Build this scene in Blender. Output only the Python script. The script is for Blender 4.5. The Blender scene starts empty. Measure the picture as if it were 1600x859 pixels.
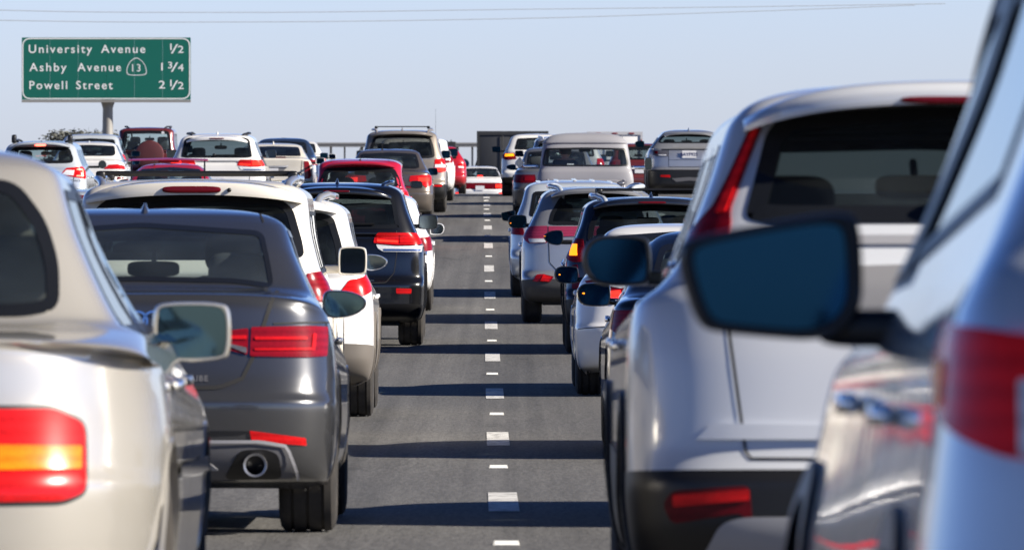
import bpy, math, random
import numpy as np
from mathutils import Vector, Matrix
from mathutils.geometry import delaunay_2d_cdt
R = math.radians
random.seed(7); rng = np.random.default_rng(7)
SC = bpy.context.scene
COL = SC.collection

# ------------------------------------------------------------------ camera, world, sun, exposure
E = 1.30                                    # eye height above the road under the camera
cam = bpy.data.objects.new('camera', bpy.data.cameras.new('camera'))
COL.objects.link(cam)
cam.location = (0, 0, E); cam.rotation_euler = (R(90), 0, 0)
cd = cam.data
cd.sensor_width = 36; cd.lens = 292.5; cd.shift_y = -129.5 / 1600
cd.clip_start = 0.5; cd.clip_end = 6000
cd.dof.use_dof = True; cd.dof.focus_distance = 75; cd.dof.aperture_fstop = 15
SC.camera = cam
SUN_EL, SUN_AZ_BACK = 29.0, 17.0
sx, sy = math.cos(R(SUN_AZ_BACK)), -math.sin(R(SUN_AZ_BACK))
SUN = Vector((sx * math.cos(R(SUN_EL)), sy * math.cos(R(SUN_EL)), math.sin(R(SUN_EL))))
W = bpy.data.worlds.new('World'); SC.world = W; W.use_nodes = True
nt = W.node_tree; bg = nt.nodes['Background']
sky = nt.nodes.new('ShaderNodeTexSky'); sky.sky_type = 'NISHITA'; sky.sun_disc = False
sky.sun_elevation = R(SUN_EL); sky.sun_rotation = math.atan2(sx, sy)
sky.altitude = 0; sky.air_density = 1.0; sky.dust_density = 0.35; sky.ozone_density = 3.0
tcw = nt.nodes.new('ShaderNodeTexCoord'); sepw = nt.nodes.new('ShaderNodeSeparateXYZ'); nt.links.new(tcw.outputs['Generated'], sepw.inputs[0])
# clear autumn air: pale and bright near the horizon, deep and dark overhead
el = nt.nodes.new('ShaderNodeValToRGB'); e_ = el.color_ramp.elements
e_[0].position = 0.0; e_[0].color = (.437, .483, .752, 1)
e_[1].position = 0.50; e_[1].color = (.045, .075, .140, 1)
k_ = e_.new(.025); k_.color = (.415, .468, .745, 1)
k_ = e_.new(.16); k_.color = (.20, .27, .48, 1)
nt.links.new(sepw.outputs['Z'], el.inputs[0])
hsv = nt.nodes.new('ShaderNodeMix'); hsv.data_type = 'RGBA'; hsv.blend_type = 'MULTIPLY'; hsv.inputs[0].default_value = 1.0
nt.links.new(sky.outputs[0], hsv.inputs[6]); nt.links.new(el.outputs[0], hsv.inputs[7]); nt.links.new(hsv.outputs[2], bg.inputs[0])
bg.inputs[1].default_value = 0.15
sl = bpy.data.lights.new('sun', 'SUN'); sl.energy = 5.0; sl.angle = R(0.53); sl.color = (1.0, 0.92, 0.80)
so = bpy.data.objects.new('sun', sl); COL.objects.link(so)
so.rotation_euler = SUN.to_track_quat('Z', 'Y').to_euler(); so.location = (40, -20, 40)
vs = SC.view_settings; vs.view_transform = 'Standard'; vs.look = 'None'; vs.exposure = 0.95; vs.gamma = 1
SC.render.engine = 'CYCLES'
SC.cycles.use_denoising = True; SC.cycles.max_bounces = 10; SC.cycles.transparent_max_bounces = 16
SC.cycles.caustics_reflective = False; SC.cycles.caustics_refractive = False

# ------------------------------------------------------------------ materials
MATS = {}
def pmat(name, col, rough=.5, metal=0., coat=0., emis=None, es=0., spec=.5):
    if name in MATS: return MATS[name]
    m = bpy.data.materials.new(name); m.use_nodes = True
    b = m.node_tree.nodes['Principled BSDF']
    b.inputs['Base Color'].default_value = (*col, 1); b.inputs['Roughness'].default_value = rough
    b.inputs['Metallic'].default_value = metal; b.inputs['Coat Weight'].default_value = coat
    b.inputs['Coat Roughness'].default_value = .04; b.inputs['Specular IOR Level'].default_value = spec
    if emis: b.inputs['Emission Color'].default_value = (*emis, 1); b.inputs['Emission Strength'].default_value = es
    MATS[name] = m; return m
def N(m, t, **kw):
    n = m.node_tree.nodes.new(t)
    for k, v in kw.items(): setattr(n, k, v)
    return n
def paint(name, col, metal=.0, rough=.32, dirt=.35):
    """car paint: coated, with a faint film of road dust, thicker low down, and a fine orange peel"""
    if name in MATS: return MATS[name]
    m = pmat(name, col, rough, metal, 1.0); L = m.node_tree.links.new
    b = m.node_tree.nodes['Principled BSDF']
    tc = N(m, 'ShaderNodeTexCoord')
    n1 = N(m, 'ShaderNodeTexNoise'); n1.inputs['Scale'].default_value = 2.2; n1.inputs['Detail'].default_value = 6
    n1.inputs['Roughness'].default_value = .65
    L(tc.outputs['Object'], n1.inputs['Vector'])
    sep = N(m, 'ShaderNodeSeparateXYZ'); L(tc.outputs['Object'], sep.inputs[0])
    mr = N(m, 'ShaderNodeMapRange'); mr.inputs[1].default_value = .15; mr.inputs[2].default_value = .75
    mr.inputs[3].default_value = .62; mr.inputs[4].default_value = .0
    L(sep.outputs['Z'], mr.inputs[0])
    ad = N(m, 'ShaderNodeMath', operation='ADD'); L(mr.outputs[0], ad.inputs[0])
    m2 = N(m, 'ShaderNodeMapRange'); m2.inputs[1].default_value = .42; m2.inputs[2].default_value = .75
    m2.inputs[3].default_value = 0; m2.inputs[4].default_value = .35
    L(n1.outputs[0], m2.inputs[0]); L(m2.outputs[0], ad.inputs[1])
    ml = N(m, 'ShaderNodeMath', operation='MULTIPLY'); L(ad.outputs[0], ml.inputs[0]); ml.inputs[1].default_value = dirt
    mx = N(m, 'ShaderNodeMix', data_type='RGBA'); mx.inputs[6].default_value = (*col, 1)
    mx.inputs[7].default_value = (.20, .17, .135, 1); L(ml.outputs[0], mx.inputs[0]); L(mx.outputs[2], b.inputs['Base Color'])
    cr = N(m, 'ShaderNodeMapRange'); cr.inputs[1].default_value = 0; cr.inputs[2].default_value = .35
    cr.inputs[3].default_value = .025; cr.inputs[4].default_value = .25
    L(ml.outputs[0], cr.inputs[0]); L(cr.outputs[0], b.inputs['Coat Roughness'])
    n2 = N(m, 'ShaderNodeTexNoise'); n2.inputs['Scale'].default_value = 9; n2.inputs['Detail'].default_value = 2
    L(tc.outputs['Object'], n2.inputs['Vector'])
    bp = N(m, 'ShaderNodeBump'); bp.inputs['Strength'].default_value = .05; bp.inputs['Distance'].default_value = .01
    L(n2.outputs[0], bp.inputs['Height']); L(bp.outputs[0], b.inputs['Coat Normal'])
    return m
def glass(name, tint, base=.06, film=(.012, .07)):
    if name in MATS: return MATS[name]
    m = bpy.data.materials.new(name); m.use_nodes = True; t = m.node_tree; t.nodes.clear()
    o = t.nodes.new('ShaderNodeOutputMaterial'); mix = t.nodes.new('ShaderNodeMixShader')
    tr = t.nodes.new('ShaderNodeBsdfTransparent'); tr.inputs[0].default_value = (*tint, 1)
    gl = t.nodes.new('ShaderNodeBsdfGlossy'); gl.inputs['Roughness'].default_value = .015; gl.inputs[0].default_value = (.9, .95, 1, 1)
    # Schlick reflectance, the same from both faces of the pane
    fr = t.nodes.new('ShaderNodeLayerWeight'); fr.inputs[0].default_value = .5
    pw = t.nodes.new('ShaderNodeMath'); pw.operation = 'POWER'; pw.inputs[1].default_value = 5; t.links.new(fr.outputs['Facing'], pw.inputs[0])
    ad = t.nodes.new('ShaderNodeMath'); ad.operation = 'MULTIPLY_ADD'; ad.inputs[1].default_value = 1-base; ad.inputs[2].default_value = base
    t.links.new(pw.outputs[0], ad.inputs[0]); t.links.new(ad.outputs[0], mix.inputs[0])
    # thin dust film that scatters, strengthened in pale blue to imitate veiling sky reflection
    df = t.nodes.new('ShaderNodeBsdfDiffuse'); df.inputs[0].default_value = (.22, .27, .31, 1)
    no = t.nodes.new('ShaderNodeTexNoise'); no.inputs['Scale'].default_value = 3; no.inputs['Detail'].default_value = 5
    tc = t.nodes.new('ShaderNodeTexCoord'); t.links.new(tc.outputs['Object'], no.inputs['Vector'])
    mr = t.nodes.new('ShaderNodeMapRange'); mr.inputs[1].default_value = .35; mr.inputs[2].default_value = .8
    mr.inputs[3].default_value, mr.inputs[4].default_value = film; t.links.new(no.outputs[0], mr.inputs[0])
    m2 = t.nodes.new('ShaderNodeMixShader'); t.links.new(mr.outputs[0], m2.inputs[0])
    t.links.new(tr.outputs[0], m2.inputs[1]); t.links.new(df.outputs[0], m2.inputs[2])
    t.links.new(m2.outputs[0], mix.inputs[1]); t.links.new(gl.outputs[0], mix.inputs[2])
    t.links.new(mix.outputs[0], o.inputs[0]); MATS[name] = m; return m
def lens(name, col, es=0., cell=70.):
    """lamp lens: coloured, coated, with fine moulded optics inside"""
    if name in MATS: return MATS[name]
    m = pmat(name, col, .22, 0, .25, col if es else None, es, .12); L = m.node_tree.links.new
    b = m.node_tree.nodes['Principled BSDF']
    tc = N(m, 'ShaderNodeTexCoord'); v = N(m, 'ShaderNodeTexVoronoi'); v.inputs['Scale'].default_value = cell
    L(tc.outputs['Object'], v.inputs['Vector'])
    w = N(m, 'ShaderNodeTexWave', wave_type='BANDS', bands_direction='Z'); w.inputs['Scale'].default_value = 9; w.inputs['Distortion'].default_value = .6
    L(tc.outputs['Object'], w.inputs['Vector'])
    mm = N(m, 'ShaderNodeMath', operation='ADD'); L(v.outputs['Distance'], mm.inputs[0]); L(w.outputs['Fac'], mm.inputs[1])
    mr = N(m, 'ShaderNodeMapRange'); mr.inputs[1].default_value = 0; mr.inputs[2].default_value = 1.6; mr.inputs[3].default_value = .75; mr.inputs[4].default_value = 1.2
    L(mm.outputs[0], mr.inputs[0])
    mx = N(m, 'ShaderNodeVectorMath', operation='SCALE'); mx.inputs[0].default_value = col; L(mr.outputs[0], mx.inputs['Scale'])
    L(mx.outputs[0], b.inputs['Base Color'])
    if es: L(mx.outputs[0], b.inputs['Emission Color'])
    return m
black = pmat('black_trim', (.007, .007, .008), .42)
gloss_black = pmat('gloss_black', (.008, .008, .009), .12, 0, .6)
frit_m = pmat('glass_border', (.010, .011, .013), .12)
rubber = pmat('tyre_rubber', (.022, .021, .020), .85)
def dusty_rubber():
    m = rubber; L = m.node_tree.links.new; b = m.node_tree.nodes['Principled BSDF']
    tc = N(m, 'ShaderNodeTexCoord'); n = N(m, 'ShaderNodeTexNoise'); n.inputs['Scale'].default_value = 7; n.inputs['Detail'].default_value = 6
    L(tc.outputs['Object'], n.inputs['Vector']); r = N(m, 'ShaderNodeValToRGB')
    r.color_ramp.elements[0].position = .35; r.color_ramp.elements[0].color = (.016, .015, .015, 1)
    r.color_ramp.elements[1].position = .8; r.color_ramp.elements[1].color = (.055, .047, .040, 1)
    L(n.outputs[0], r.inputs[0]); L(r.outputs[0], b.inputs['Base Color'])
dusty_rubber()
alloy = pmat('alloy', (.55, .55, .56), .28, .9)
dark_void = pmat('wheel_pocket', (.01, .01, .01), .8)
chrome = pmat('chrome', (.85, .86, .88), .08, 1.0)
seatm = pmat('seat_cloth', (.035, .036, .04), .8)
seat_tan = pmat('seat_tan', (.16, .14, .12), .8)
dashm = pmat('dash_plastic', (.02, .02, .022), .7)
under = pmat('underbody', (.012, .012, .012), .85)
gapm = pmat('panel_gap', (.006, .006, .007), .7)
grey_plastic = pmat('grey_plastic', (.10, .10, .11), .5)
silver_plastic = pmat('silver_plastic', (.38, .38, .40), .4, .3)
red_lens = lens('red_lens', (.19, .004, .010))
dark_red = lens('dark_red_lens', (.11, .003, .008))
red_bright = lens('bright_red_lens', (.46, .007, .009), .06)
red_lit = lens('lit_red_lens', (1.0, .025, .015), .9)
led_lit = pmat('lit_led', (1, .12, .08), .3, 0, .5, (1, .13, .08), 2.6)
amber_lens = lens('amber_lens', (.70, .17, .006), .04)
amber_lit = pmat('lit_amber', (1, .32, .01), .3, 0, .5, (1, .25, .008), 1.3)
clear_lens = lens('clear_lens', (.62, .63, .66), 0)
dark_clear = lens('smoked_lens', (.10, .10, .12), 0)
plate_m = pmat('plate_white', (.72, .72, .74), .4)
plate_ink = pmat('plate_ink', (.02, .03, .12), .5)
steel = pmat('steel', (.35, .35, .36), .35, .8)
g_dark = glass('privacy_glass', (.25, .30, .31), .05)
g_deep = glass('deep_tint', (.075, .092, .092), .045)
g_mid = glass('tinted_glass', (.58, .69, .70), .05, (.02, .09))
g_light = glass('clear_glass', (.80, .88, .87), .05, (.05, .12))
g_thin = glass('thin_glass', (.90, .95, .94), .03, (.01, .05))
mir_dark = pmat('dimmed_mirror', (.008, .036, .074), .05, 1.0)
mir_light = pmat('mirror_glass', (.20, .25, .27), .04, 1.0)  # tint darkened to imitate the dim cabin a mirror reflects
mir_green = pmat('green_mirror', (.09, .135, .13), .04, 1.0)  # dark greenish reflection put into the glass tint

# ------------------------------------------------------------------ mesh helpers
def mk(name, v, f, mat, parent=None, smooth=True, sharp=40):
    me = bpy.data.meshes.new(name); me.from_pydata([tuple(map(float, p)) for p in v], [], [tuple(map(int, q)) for q in f])
    mats = mat if isinstance(mat, (list, tuple)) else [mat]
    for m in mats: me.materials.append(m)
    if smooth:
        me.polygons.foreach_set('use_smooth', np.ones(len(me.polygons), bool))
        if sharp: me.set_sharp_from_angle(angle=R(sharp))
    me.update()
    o = bpy.data.objects.new(name, me); COL.objects.link(o)
    if parent is not None: o.parent = parent
    return o
class MB:
    """collects simple solids into one mesh"""
    def __init__(s): s.v = []; s.f = []
    def add(s, v, f):
        k = len(s.v); s.v += [tuple(p) for p in v]; s.f += [tuple(i + k for i in q) for q in f]; return s
    def box(s, c, d, bev=0.):
        return s.add(*rbox(c, d, bev)) if bev else s.add(*pbox(c, d))
    def tube(s, pts, r, n=8, cap=True):
        return s.add(*tube(pts, r, n, cap))
    def mk(s, name, mat, parent=None, smooth=True, sharp=40): return mk(name, s.v, s.f, mat, parent, smooth, sharp)
def pbox(c, d):
    x, y, z = c; a, b, e = d[0]/2, d[1]/2, d[2]/2
    v = [(x+i*a, y+j*b, z+k*e) for i in (-1, 1) for j in (-1, 1) for k in (-1, 1)]
    return v, [(0,1,3,2),(4,6,7,5),(0,4,5,1),(2,3,7,6),(0,2,6,4),(1,5,7,3)]
def rbox(c, d, e=.3, nu=20, nv=12):
    """rounded box: a superellipsoid, e small = boxy"""
    v, f = [], []
    sp = lambda t, p: math.copysign(abs(t) ** p, t)
    for j in range(nv + 1):
        ph = -math.pi/2 + math.pi*j/nv
        for i in range(nu):
            th = 2*math.pi*i/nu
            v.append((c[0]+d[0]/2*sp(math.cos(ph), e)*sp(math.cos(th), e), c[1]+d[1]/2*sp(math.cos(ph), e)*sp(math.sin(th), e), c[2]+d[2]/2*sp(math.sin(ph), e)))
    for j in range(nv):
        for i in range(nu):
            f.append((j*nu+i, j*nu+(i+1) % nu, (j+1)*nu+(i+1) % nu, (j+1)*nu+i))
    return v, f
def tube(pts, r, n=8, cap=True):
    pts = [Vector(p) for p in pts]; v, f = [], []
    rs = r if isinstance(r, (list, tuple)) else [r]*len(pts)
    for i, p in enumerate(pts):
        t = (pts[min(i+1, len(pts)-1)] - pts[max(i-1, 0)]).normalized()
        up = Vector((0, 0, 1)) if abs(t.z) < .9 else Vector((1, 0, 0))
        a = t.cross(up).normalized(); b = a.cross(t)
        for k in range(n):
            th = 2*math.pi*k/n; q = p + a*math.cos(th)*rs[i] + b*math.sin(th)*rs[i]; v.append(tuple(q))
    for i in range(len(pts)-1):
        for k in range(n): f.append((i*n+k, i*n+(k+1) % n, (i+1)*n+(k+1) % n, (i+1)*n+k))
    if cap: f.append(tuple(range(n))[::-1]); f.append(tuple((len(pts)-1)*n+k for k in range(n)))
    return v, f
def lathe_x(prof, n=40):
    """(radius, x) profile turned about the x axis"""
    v, f = [], []; m = len(prof)
    for i in range(n):
        th = 2*math.pi*i/n
        for r, x in prof: v.append((x, r*math.cos(th), r*math.sin(th)))
    for i in range(n):
        for k in range(m-1): f.append((i*m+k, i*m+k+1, ((i+1) % n)*m+k+1, ((i+1) % n)*m+k))
    return v, f
def loft(rings, closed=True, cap0=True, cap1=True):
    n = len(rings[0]); v = [p for r in rings for p in r]; f = []
    for i in range(len(rings)-1):
        for k in range(n if closed else n-1): f.append((i*n+k, i*n+(k+1) % n, (i+1)*n+(k+1) % n, (i+1)*n+k))
    if cap0: f.append(tuple(range(n))[::-1])
    if cap1: f.append(tuple((len(rings)-1)*n+k for k in range(n)))
    return v, f
def pchip(x, y, xq):
    x = np.asarray(x, float); y = np.asarray(y, float); xq = np.asarray(xq, float)
    h = np.diff(x); dl = np.diff(y)/h; d = np.zeros_like(y)
    d[0], d[-1] = dl[0], dl[-1]
    for k in range(1, len(x)-1):
        if dl[k-1]*dl[k] > 0:
            w1 = 2*h[k]+h[k-1]; w2 = h[k]+2*h[k-1]; d[k] = (w1+w2)/(w1/dl[k-1]+w2/dl[k])
    i = np.clip(np.searchsorted(x, xq) - 1, 0, len(x)-2); t = (xq-x[i])/h[i]
    return ((1+2*t)*(1-t)**2*y[i] + t*(1-t)**2*h[i]*d[i] + t*t*(3-2*t)*y[i+1] + t*t*(t-1)*h[i]*d[i+1])
def chaikin(p, n=2, q=.25, closed=True):
    p = [tuple(a) for a in p]
    for _ in range(n):
        o = []; m = len(p)
        for i in range(m if closed else m-1):
            a, b = p[i], p[(i+1) % m]
            o += [(a[0]+(b[0]-a[0])*q, a[1]+(b[1]-a[1])*q), (a[0]+(b[0]-a[0])*(1-q), a[1]+(b[1]-a[1])*(1-q))]
        p = o
    return p
def roundcorners(p, r=.03):
    """round each corner by about r"""
    o = []; m = len(p)
    for i in range(m):
        a, b, c = map(np.array, (p[i-1], p[i], p[(i+1) % m]))
        la, lc = np.linalg.norm(a-b), np.linalg.norm(c-b); k = min(r, la*.45, lc*.45)
        s, e = b+(a-b)/la*k, b+(c-b)/lc*k
        for t in (0, .25, .5, .75, 1): o.append(tuple((1-t)**2*s + 2*t*(1-t)*b + t*t*e))
    return o
def resample(p, g):
    o = []
    for i in range(len(p)):
        a, b = np.array(p[i]), np.array(p[(i+1) % len(p)]); d = np.linalg.norm(b-a)
        if d < 1e-6: continue
        n = max(1, int(math.ceil(d/g)))
        for k in range(n): o.append(tuple(a+(b-a)*k/n))
    return o
def area2(p):
    return sum(p[i][0]*p[(i+1) % len(p)][1]-p[(i+1) % len(p)][0]*p[i][1] for i in range(len(p)))
def inset(p, d):
    """inset a dense counter-clockwise polygon"""
    if area2(p) < 0: p = p[::-1]
    P = np.array(p); t = np.roll(P, -1, 0)-np.roll(P, 1, 0); t /= (np.linalg.norm(t, axis=1)[:, None]+1e-9)
    return [tuple(a) for a in P + np.stack([-t[:, 1], t[:, 0]], 1)*d]
def inpoly(px, pz, poly):
    r = np.zeros(px.shape, bool); n = len(poly)
    for i in range(n):
        x1, z1 = poly[i]; x2, z2 = poly[(i+1) % n]
        c = (z1 > pz) != (z2 > pz)
        with np.errstate(divide='ignore', invalid='ignore'):
            r ^= c & (px < (x2-x1)*(pz-z1)/(z2-z1+1e-12)+x1)
    return r
def half(pts):
    """right half of an outline, from the bottom middle round to the top middle -> the whole of it"""
    l = [(-a, z) for a, z in pts[::-1] if a > 1e-6]
    return list(pts)+l
def text_geo(s, size, bold=.0, space=1.0, align='LEFT', extrude=.0):
    cu = bpy.data.curves.new('lettering', 'FONT'); cu.body = s; cu.size = size; cu.offset = bold; cu.space_character = space
    cu.align_x = align; cu.extrude = extrude; cu.resolution_u = 4
    o = bpy.data.objects.new('lettering', cu); COL.objects.link(o)
    bpy.context.view_layer.update()
    me = o.evaluated_get(bpy.context.evaluated_depsgraph_get()).to_mesh()
    v = [tuple(p.co) for p in me.vertices]; f = [tuple(p.vertices) for p in me.polygons]
    bpy.data.objects.remove(o); bpy.data.curves.remove(cu)
    return v, f
def empty(name, loc, rot=(0, 0, 0)):
    o = bpy.data.objects.new(name, None); COL.objects.link(o); o.location = loc; o.rotation_euler = rot; o.empty_display_size = .3
    return o
def tag(o, label=None, cat=None, group=None, kind=None):
    for k, v in (('label', label), ('category', cat), ('group', group), ('kind', kind)):
        if v: o[k] = v
    return o

# ------------------------------------------------------------------ road profile: a sag, then a crest that hides what lies beyond
_pd = [-400, -60, 0, 10, 23.4, 37.7, 43.2, 57.8, 72.5, 87, 101.7, 116.3, 131, 145.6, 160, 175, 190, 204, 219, 232, 260, 300, 360, 460, 700, 1200, 4000]
_pz = [.2, -.80, -1.15, -1.215, -1.39, -1.54, -1.61, -1.715, -1.755, -1.73, -1.63, -1.445, -1.205, -.94, -.69, -.475, -.29, -.14, -.045, -.06, -.32, -.60, -.72, -1.3, -4, -6, -12]
def gz(d): return pchip(_pd, _pz, np.atleast_1d(d)) + E
def lane_x(d): return .11 - .0036*np.asarray(d, float)
HEAD = .0036
# ------------------------------------------------------------------ the car builder
def ring_table(st, q):
    """stage rows (yr,zr, yf,zf, w, zsr,zsf, cr,nr, cf,nf) -> dense rings"""
    st = np.array(st, float); n = len(st); ts = [0.]; idx = [0]
    for i in range(n-1):
        a, b = st[i], st[i+1]
        L = max(math.hypot(b[0]-a[0], b[1]-a[1]), math.hypot(b[2]-a[2], b[3]-a[3])*.6, abs(b[5]-a[5]), abs(b[4]-a[4]))
        k = max(2, int(math.ceil(L/(.034*q))))
        ts += list(i+np.arange(1, k+1)/k); idx.append(len(ts)-1)
    t = np.array(ts)
    return np.stack([pchip(np.arange(n), st[:, c], t) for c in range(st.shape[1])], 1), idx

class Car:
    def __init__(s, name, label, cat, D, px, L, W, st, pnt, group, q=1., tyre=.34, tw=.225, ya=.95, wb=None, bare=False, zoff=0.):
        s.D, s.L, s.W, s.q, s.paint = D, L, W, q, pnt
        s.wb = wb or L*.585; s.ya, s.Rt, s.tw = ya, tyre, tw
        X = (px-800)*D/13000.
        z1, z2 = float(gz(D+ya)[0]), float(gz(D+ya+s.wb)[0]); pitch = math.atan2(z2-z1, s.wb)
        s.root = empty(name, (X, D, z1-ya*math.tan(pitch)+zoff), (pitch, 0, HEAD))
        tag(s.root, label, cat, group)
        s.build_shell(st); s.holes = []; s.splits = []; s.gapmb = MB()
    def build_shell(s, st):
        T, s.idx = ring_table(st, s.q); s.T = T
        nR, nS, nF = max(14, int(34/s.q)), max(16, int(44/s.q)), max(10, int(20/s.q))
        p = np.linspace(0, 1, nR+1); sr = np.sin(p*math.pi/2)**.9
        pf = np.linspace(0, 1, nF+1); sf = np.sin(pf*math.pi/2)
        X, Y, Z = [], [], []
        for yr, zr, yf, zf, w, zsr, zsf, cr, nr, cf, nf in T:
            span = max(yf-yr, 1e-3); cr = min(cr, .45*span); cf = min(cf, .5*span)
            k = 1-(1-sr**nr)**(1/nr); kf = 1-(1-sf**nf)**(1/nf)
            x1 = w*sr; y1 = yr+cr*k; z1 = zr+(zsr-zr)*k
            u = np.linspace(0, 1, nS+1)[1:-1]
            y2 = (yr+cr)+(yf-cf-yr-cr)*u; x2 = np.full_like(u, w); z2 = zsr+(zsf-zsr)*u
            x3 = w*sf[::-1]; y3 = yf-cf*kf[::-1]; z3 = zf+(zsf-zf)*kf[::-1]
            X.append(np.r_[x1, x2, x3]); Y.append(np.r_[y1, y2, y3]); Z.append(np.r_[z1, z2, z3])
        s.X, s.Y, s.Z = np.array(X), np.array(Y), np.array(Z)
        s.nR, s.nS, s.nF = nR, nS, nF
        d = np.sqrt(np.diff(s.X, axis=1)**2+np.diff(s.Y, axis=1)**2)
        s.U = np.concatenate([np.zeros((len(T), 1)), np.cumsum(d, 1)], 1)
        s.nc = s.X.shape[1]
    # -- surface lookup -------------------------------------------------
    def _pos(s, mode, a, z):
        a = np.asarray(a, float); z = np.asarray(z, float); n = s.X.shape[0]
        if mode == 'x': c = slice(0, s.nR+1); K = s.X
        elif mode == 'u': c = slice(0, s.nc); K = s.U
        elif mode == 'y': c = slice(s.nR-3, s.nc-s.nF+4); K = s.Y
        elif mode == 'fx': c = slice(s.nc-1, s.nc-s.nF-2, -1); K = s.X
        XX, YY, ZZ = (np.empty((n, len(a))) for _ in range(3))
        for i in range(n):
            k = K[i, c]
            XX[i] = np.interp(a, k, s.X[i, c]); YY[i] = np.interp(a, k, s.Y[i, c]); ZZ[i] = np.interp(a, k, s.Z[i, c])
        ZM = np.maximum.accumulate(ZZ, axis=0)
        i = np.clip((ZM <= z[None]).sum(0)-1, 0, n-2); j = np.arange(len(a))
        z0, z1 = ZM[i, j], ZM[i+1, j]; f = np.clip((z-z0)/np.maximum(z1-z0, 1e-6), 0, 1)
        g = lambda M: M[i, j]*(1-f)+M[i+1, j]*f
        return np.stack([g(XX), g(YY), g(ZZ)], 1)
    def at(s, mode, a, z, off=0.):
        a = np.asarray(a, float); sg = np.where(a < 0, -1., 1.) if mode in ('x', 'u', 'fx') else np.ones_like(a); b = np.abs(a) if mode in ('x', 'u', 'fx') else a
        z = np.asarray(z, float); h = .012
        p = s._pos(mode, b, z); da = s._pos(mode, b+h, z)-s._pos(mode, np.maximum(b-h, 0) if mode != 'y' else b-h, z)
        dz = s._pos(mode, b, z+h)-s._pos(mode, b, z-h)
        n = np.cross(da, dz); ln = np.linalg.norm(n, axis=1)[:, None]; n = np.where(ln > 1e-9, n/np.maximum(ln, 1e-9), np.array([[0, -1., 0]]))
        ctr = np.stack([np.zeros(len(a)), np.full(len(a), s.L/2), np.full(len(a), .6)], 1)
        fl = np.sign((n*(p-ctr)).sum(1))[:, None]; n = n*np.where(fl == 0, 1, fl)
        p = p+n*off
        p[:, 0] *= sg; n[:, 0] *= sg
        return p, n
    # -- things laid on the surface ------------------------------------------------
    def tri(s, outline, g):
        o = resample(outline, g)
        if area2(o) < 0: o = o[::-1]
        P = np.array(o); x0, z0 = P.min(0); x1, z1 = P.max(0)
        gx, gzz = np.meshgrid(np.arange(x0+g*.5, x1, g), np.arange(z0+g*.5, z1, g)); gx, gzz = gx.ravel(), gzz.ravel()
        ins = inset(o, g*.35); k = inpoly(gx, gzz, ins) if len(gx) else np.zeros(0, bool)
        pts = [Vector(a) for a in o]+[Vector((a, b)) for a, b in zip(gx[k], gzz[k])]
        n = len(o)
        v, e, f, *_ = delaunay_2d_cdt(pts, [(i, (i+1) % n) for i in range(n)], [list(range(n))], 1, 1e-5)
        return np.array([tuple(a) for a in v]), [tuple(q) for q in f]
    def geo(s, outline, mode, off=.004, skirt=.012, g=.04):
        v2, f = s.tri(outline, g); p, nn = s.at(mode, v2[:, 0], v2[:, 1], off)
        # orient outward
        q = f[len(f)//2]; fn = np.cross(p[q[1]]-p[q[0]], p[q[2]]-p[q[0]])
        if (fn*nn[q[0]]).sum() < 0: f = [t[::-1] for t in f]
        if skirt:
            ed = {}
            for t in f:
                for i in range(len(t)):
                    a, b = t[i], t[(i+1) % len(t)]; ed[(a, b)] = 1
            bd = [(a, b) for a, b in ed if (b, a) not in ed]
            vs_ = {}; ex = []
            for a, b in bd:
                for c in (a, b):
                    if c not in vs_: vs_[c] = len(p)+len(ex); ex.append(p[c]-nn[c]*skirt)
            f = f+[(b, a, vs_[a], vs_[b]) for a, b in bd]
            if ex: p = np.concatenate([p, np.array(ex)])
        return p, f
    def patch(s, name, outline, mode, mat, parent=None, off=.004, skirt=.012, g=None, both=False, r=0., sharp=50):
        if r: outline = roundcorners(outline, r)
        p, f = s.geo(outline, mode, off, skirt, g or .04*s.q); out = [mk(name, p, f, mat, parent or s.root, sharp=sharp)]
        if both:
            p2 = p.copy(); p2[:, 0] *= -1; out.append(mk(name, p2, [t[::-1] for t in f], mat, (parent[1] if isinstance(parent, list) else parent) or s.root, sharp=sharp))
        return out
    def lamp(s, outline, mat, mode='u', subs=(), name='tail_light', both=True, r=.012, off=.008, label=None, seal=0.):
        """lens on both sides; subs = (name, outline, material) pieces standing a little proud of it"""
        base = s.geo(roundcorners(outline, r), mode, off, .02, .03*s.q)
        for sg in ((1, -1) if both else (1,)):
            P = base[0].copy(); P[:, 0] *= sg
            o = mk(name, P, base[1] if sg > 0 else [t[::-1] for t in base[1]], mat, s.root)
            if label: o['label'] = label
            if seal:
                q = resample(roundcorners(outline, r), .03); q = q if area2(q) > 0 else q[::-1]; p, f = s.geo(inset(q, -seal), mode, off-.004, .012, .03*s.q); p = p.copy(); p[:, 0] *= sg
                mk('lamp_seal', p, f if sg > 0 else [t[::-1] for t in f], black, o)
            for nm, ol, m in subs:
                p, f = s.geo(roundcorners(ol, .006), mode, off+.005, .01, .025*s.q); p = p.copy(); p[:, 0] *= sg
                mk(nm, p, f if sg > 0 else [t[::-1] for t in f], m, o)
    def window(s, name, outline, mode, mat, frit=.035, both=False, r=.05, fm=None, hole=True):
        o = resample(roundcorners(outline, r), .03*s.q)
        if area2(o) < 0: o = o[::-1]
        i = inset(o, frit); A, nA = s.at(mode, *np.array(o).T, off=.004); B, nB = s.at(mode, *np.array(i).T, off=.003)
        C = A-nA*.02; n = len(o)
        P = np.concatenate([C, A, B, B-nB*.012])
        F = [(k*n+j, k*n+(j+1) % n, (k+1)*n+(j+1) % n, (k+1)*n+j) for k in range(3) for j in range(n)]
        fn = np.cross(P[F[n][1]]-P[F[n][0]], P[F[n][2]]-P[F[n][0]])
        if (fn*nA[0]).sum() < 0: F = [t[::-1] for t in F]
        gp, gf = s.geo(inset(o, frit*.85), mode, .0, 0, .05*s.q)
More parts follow.
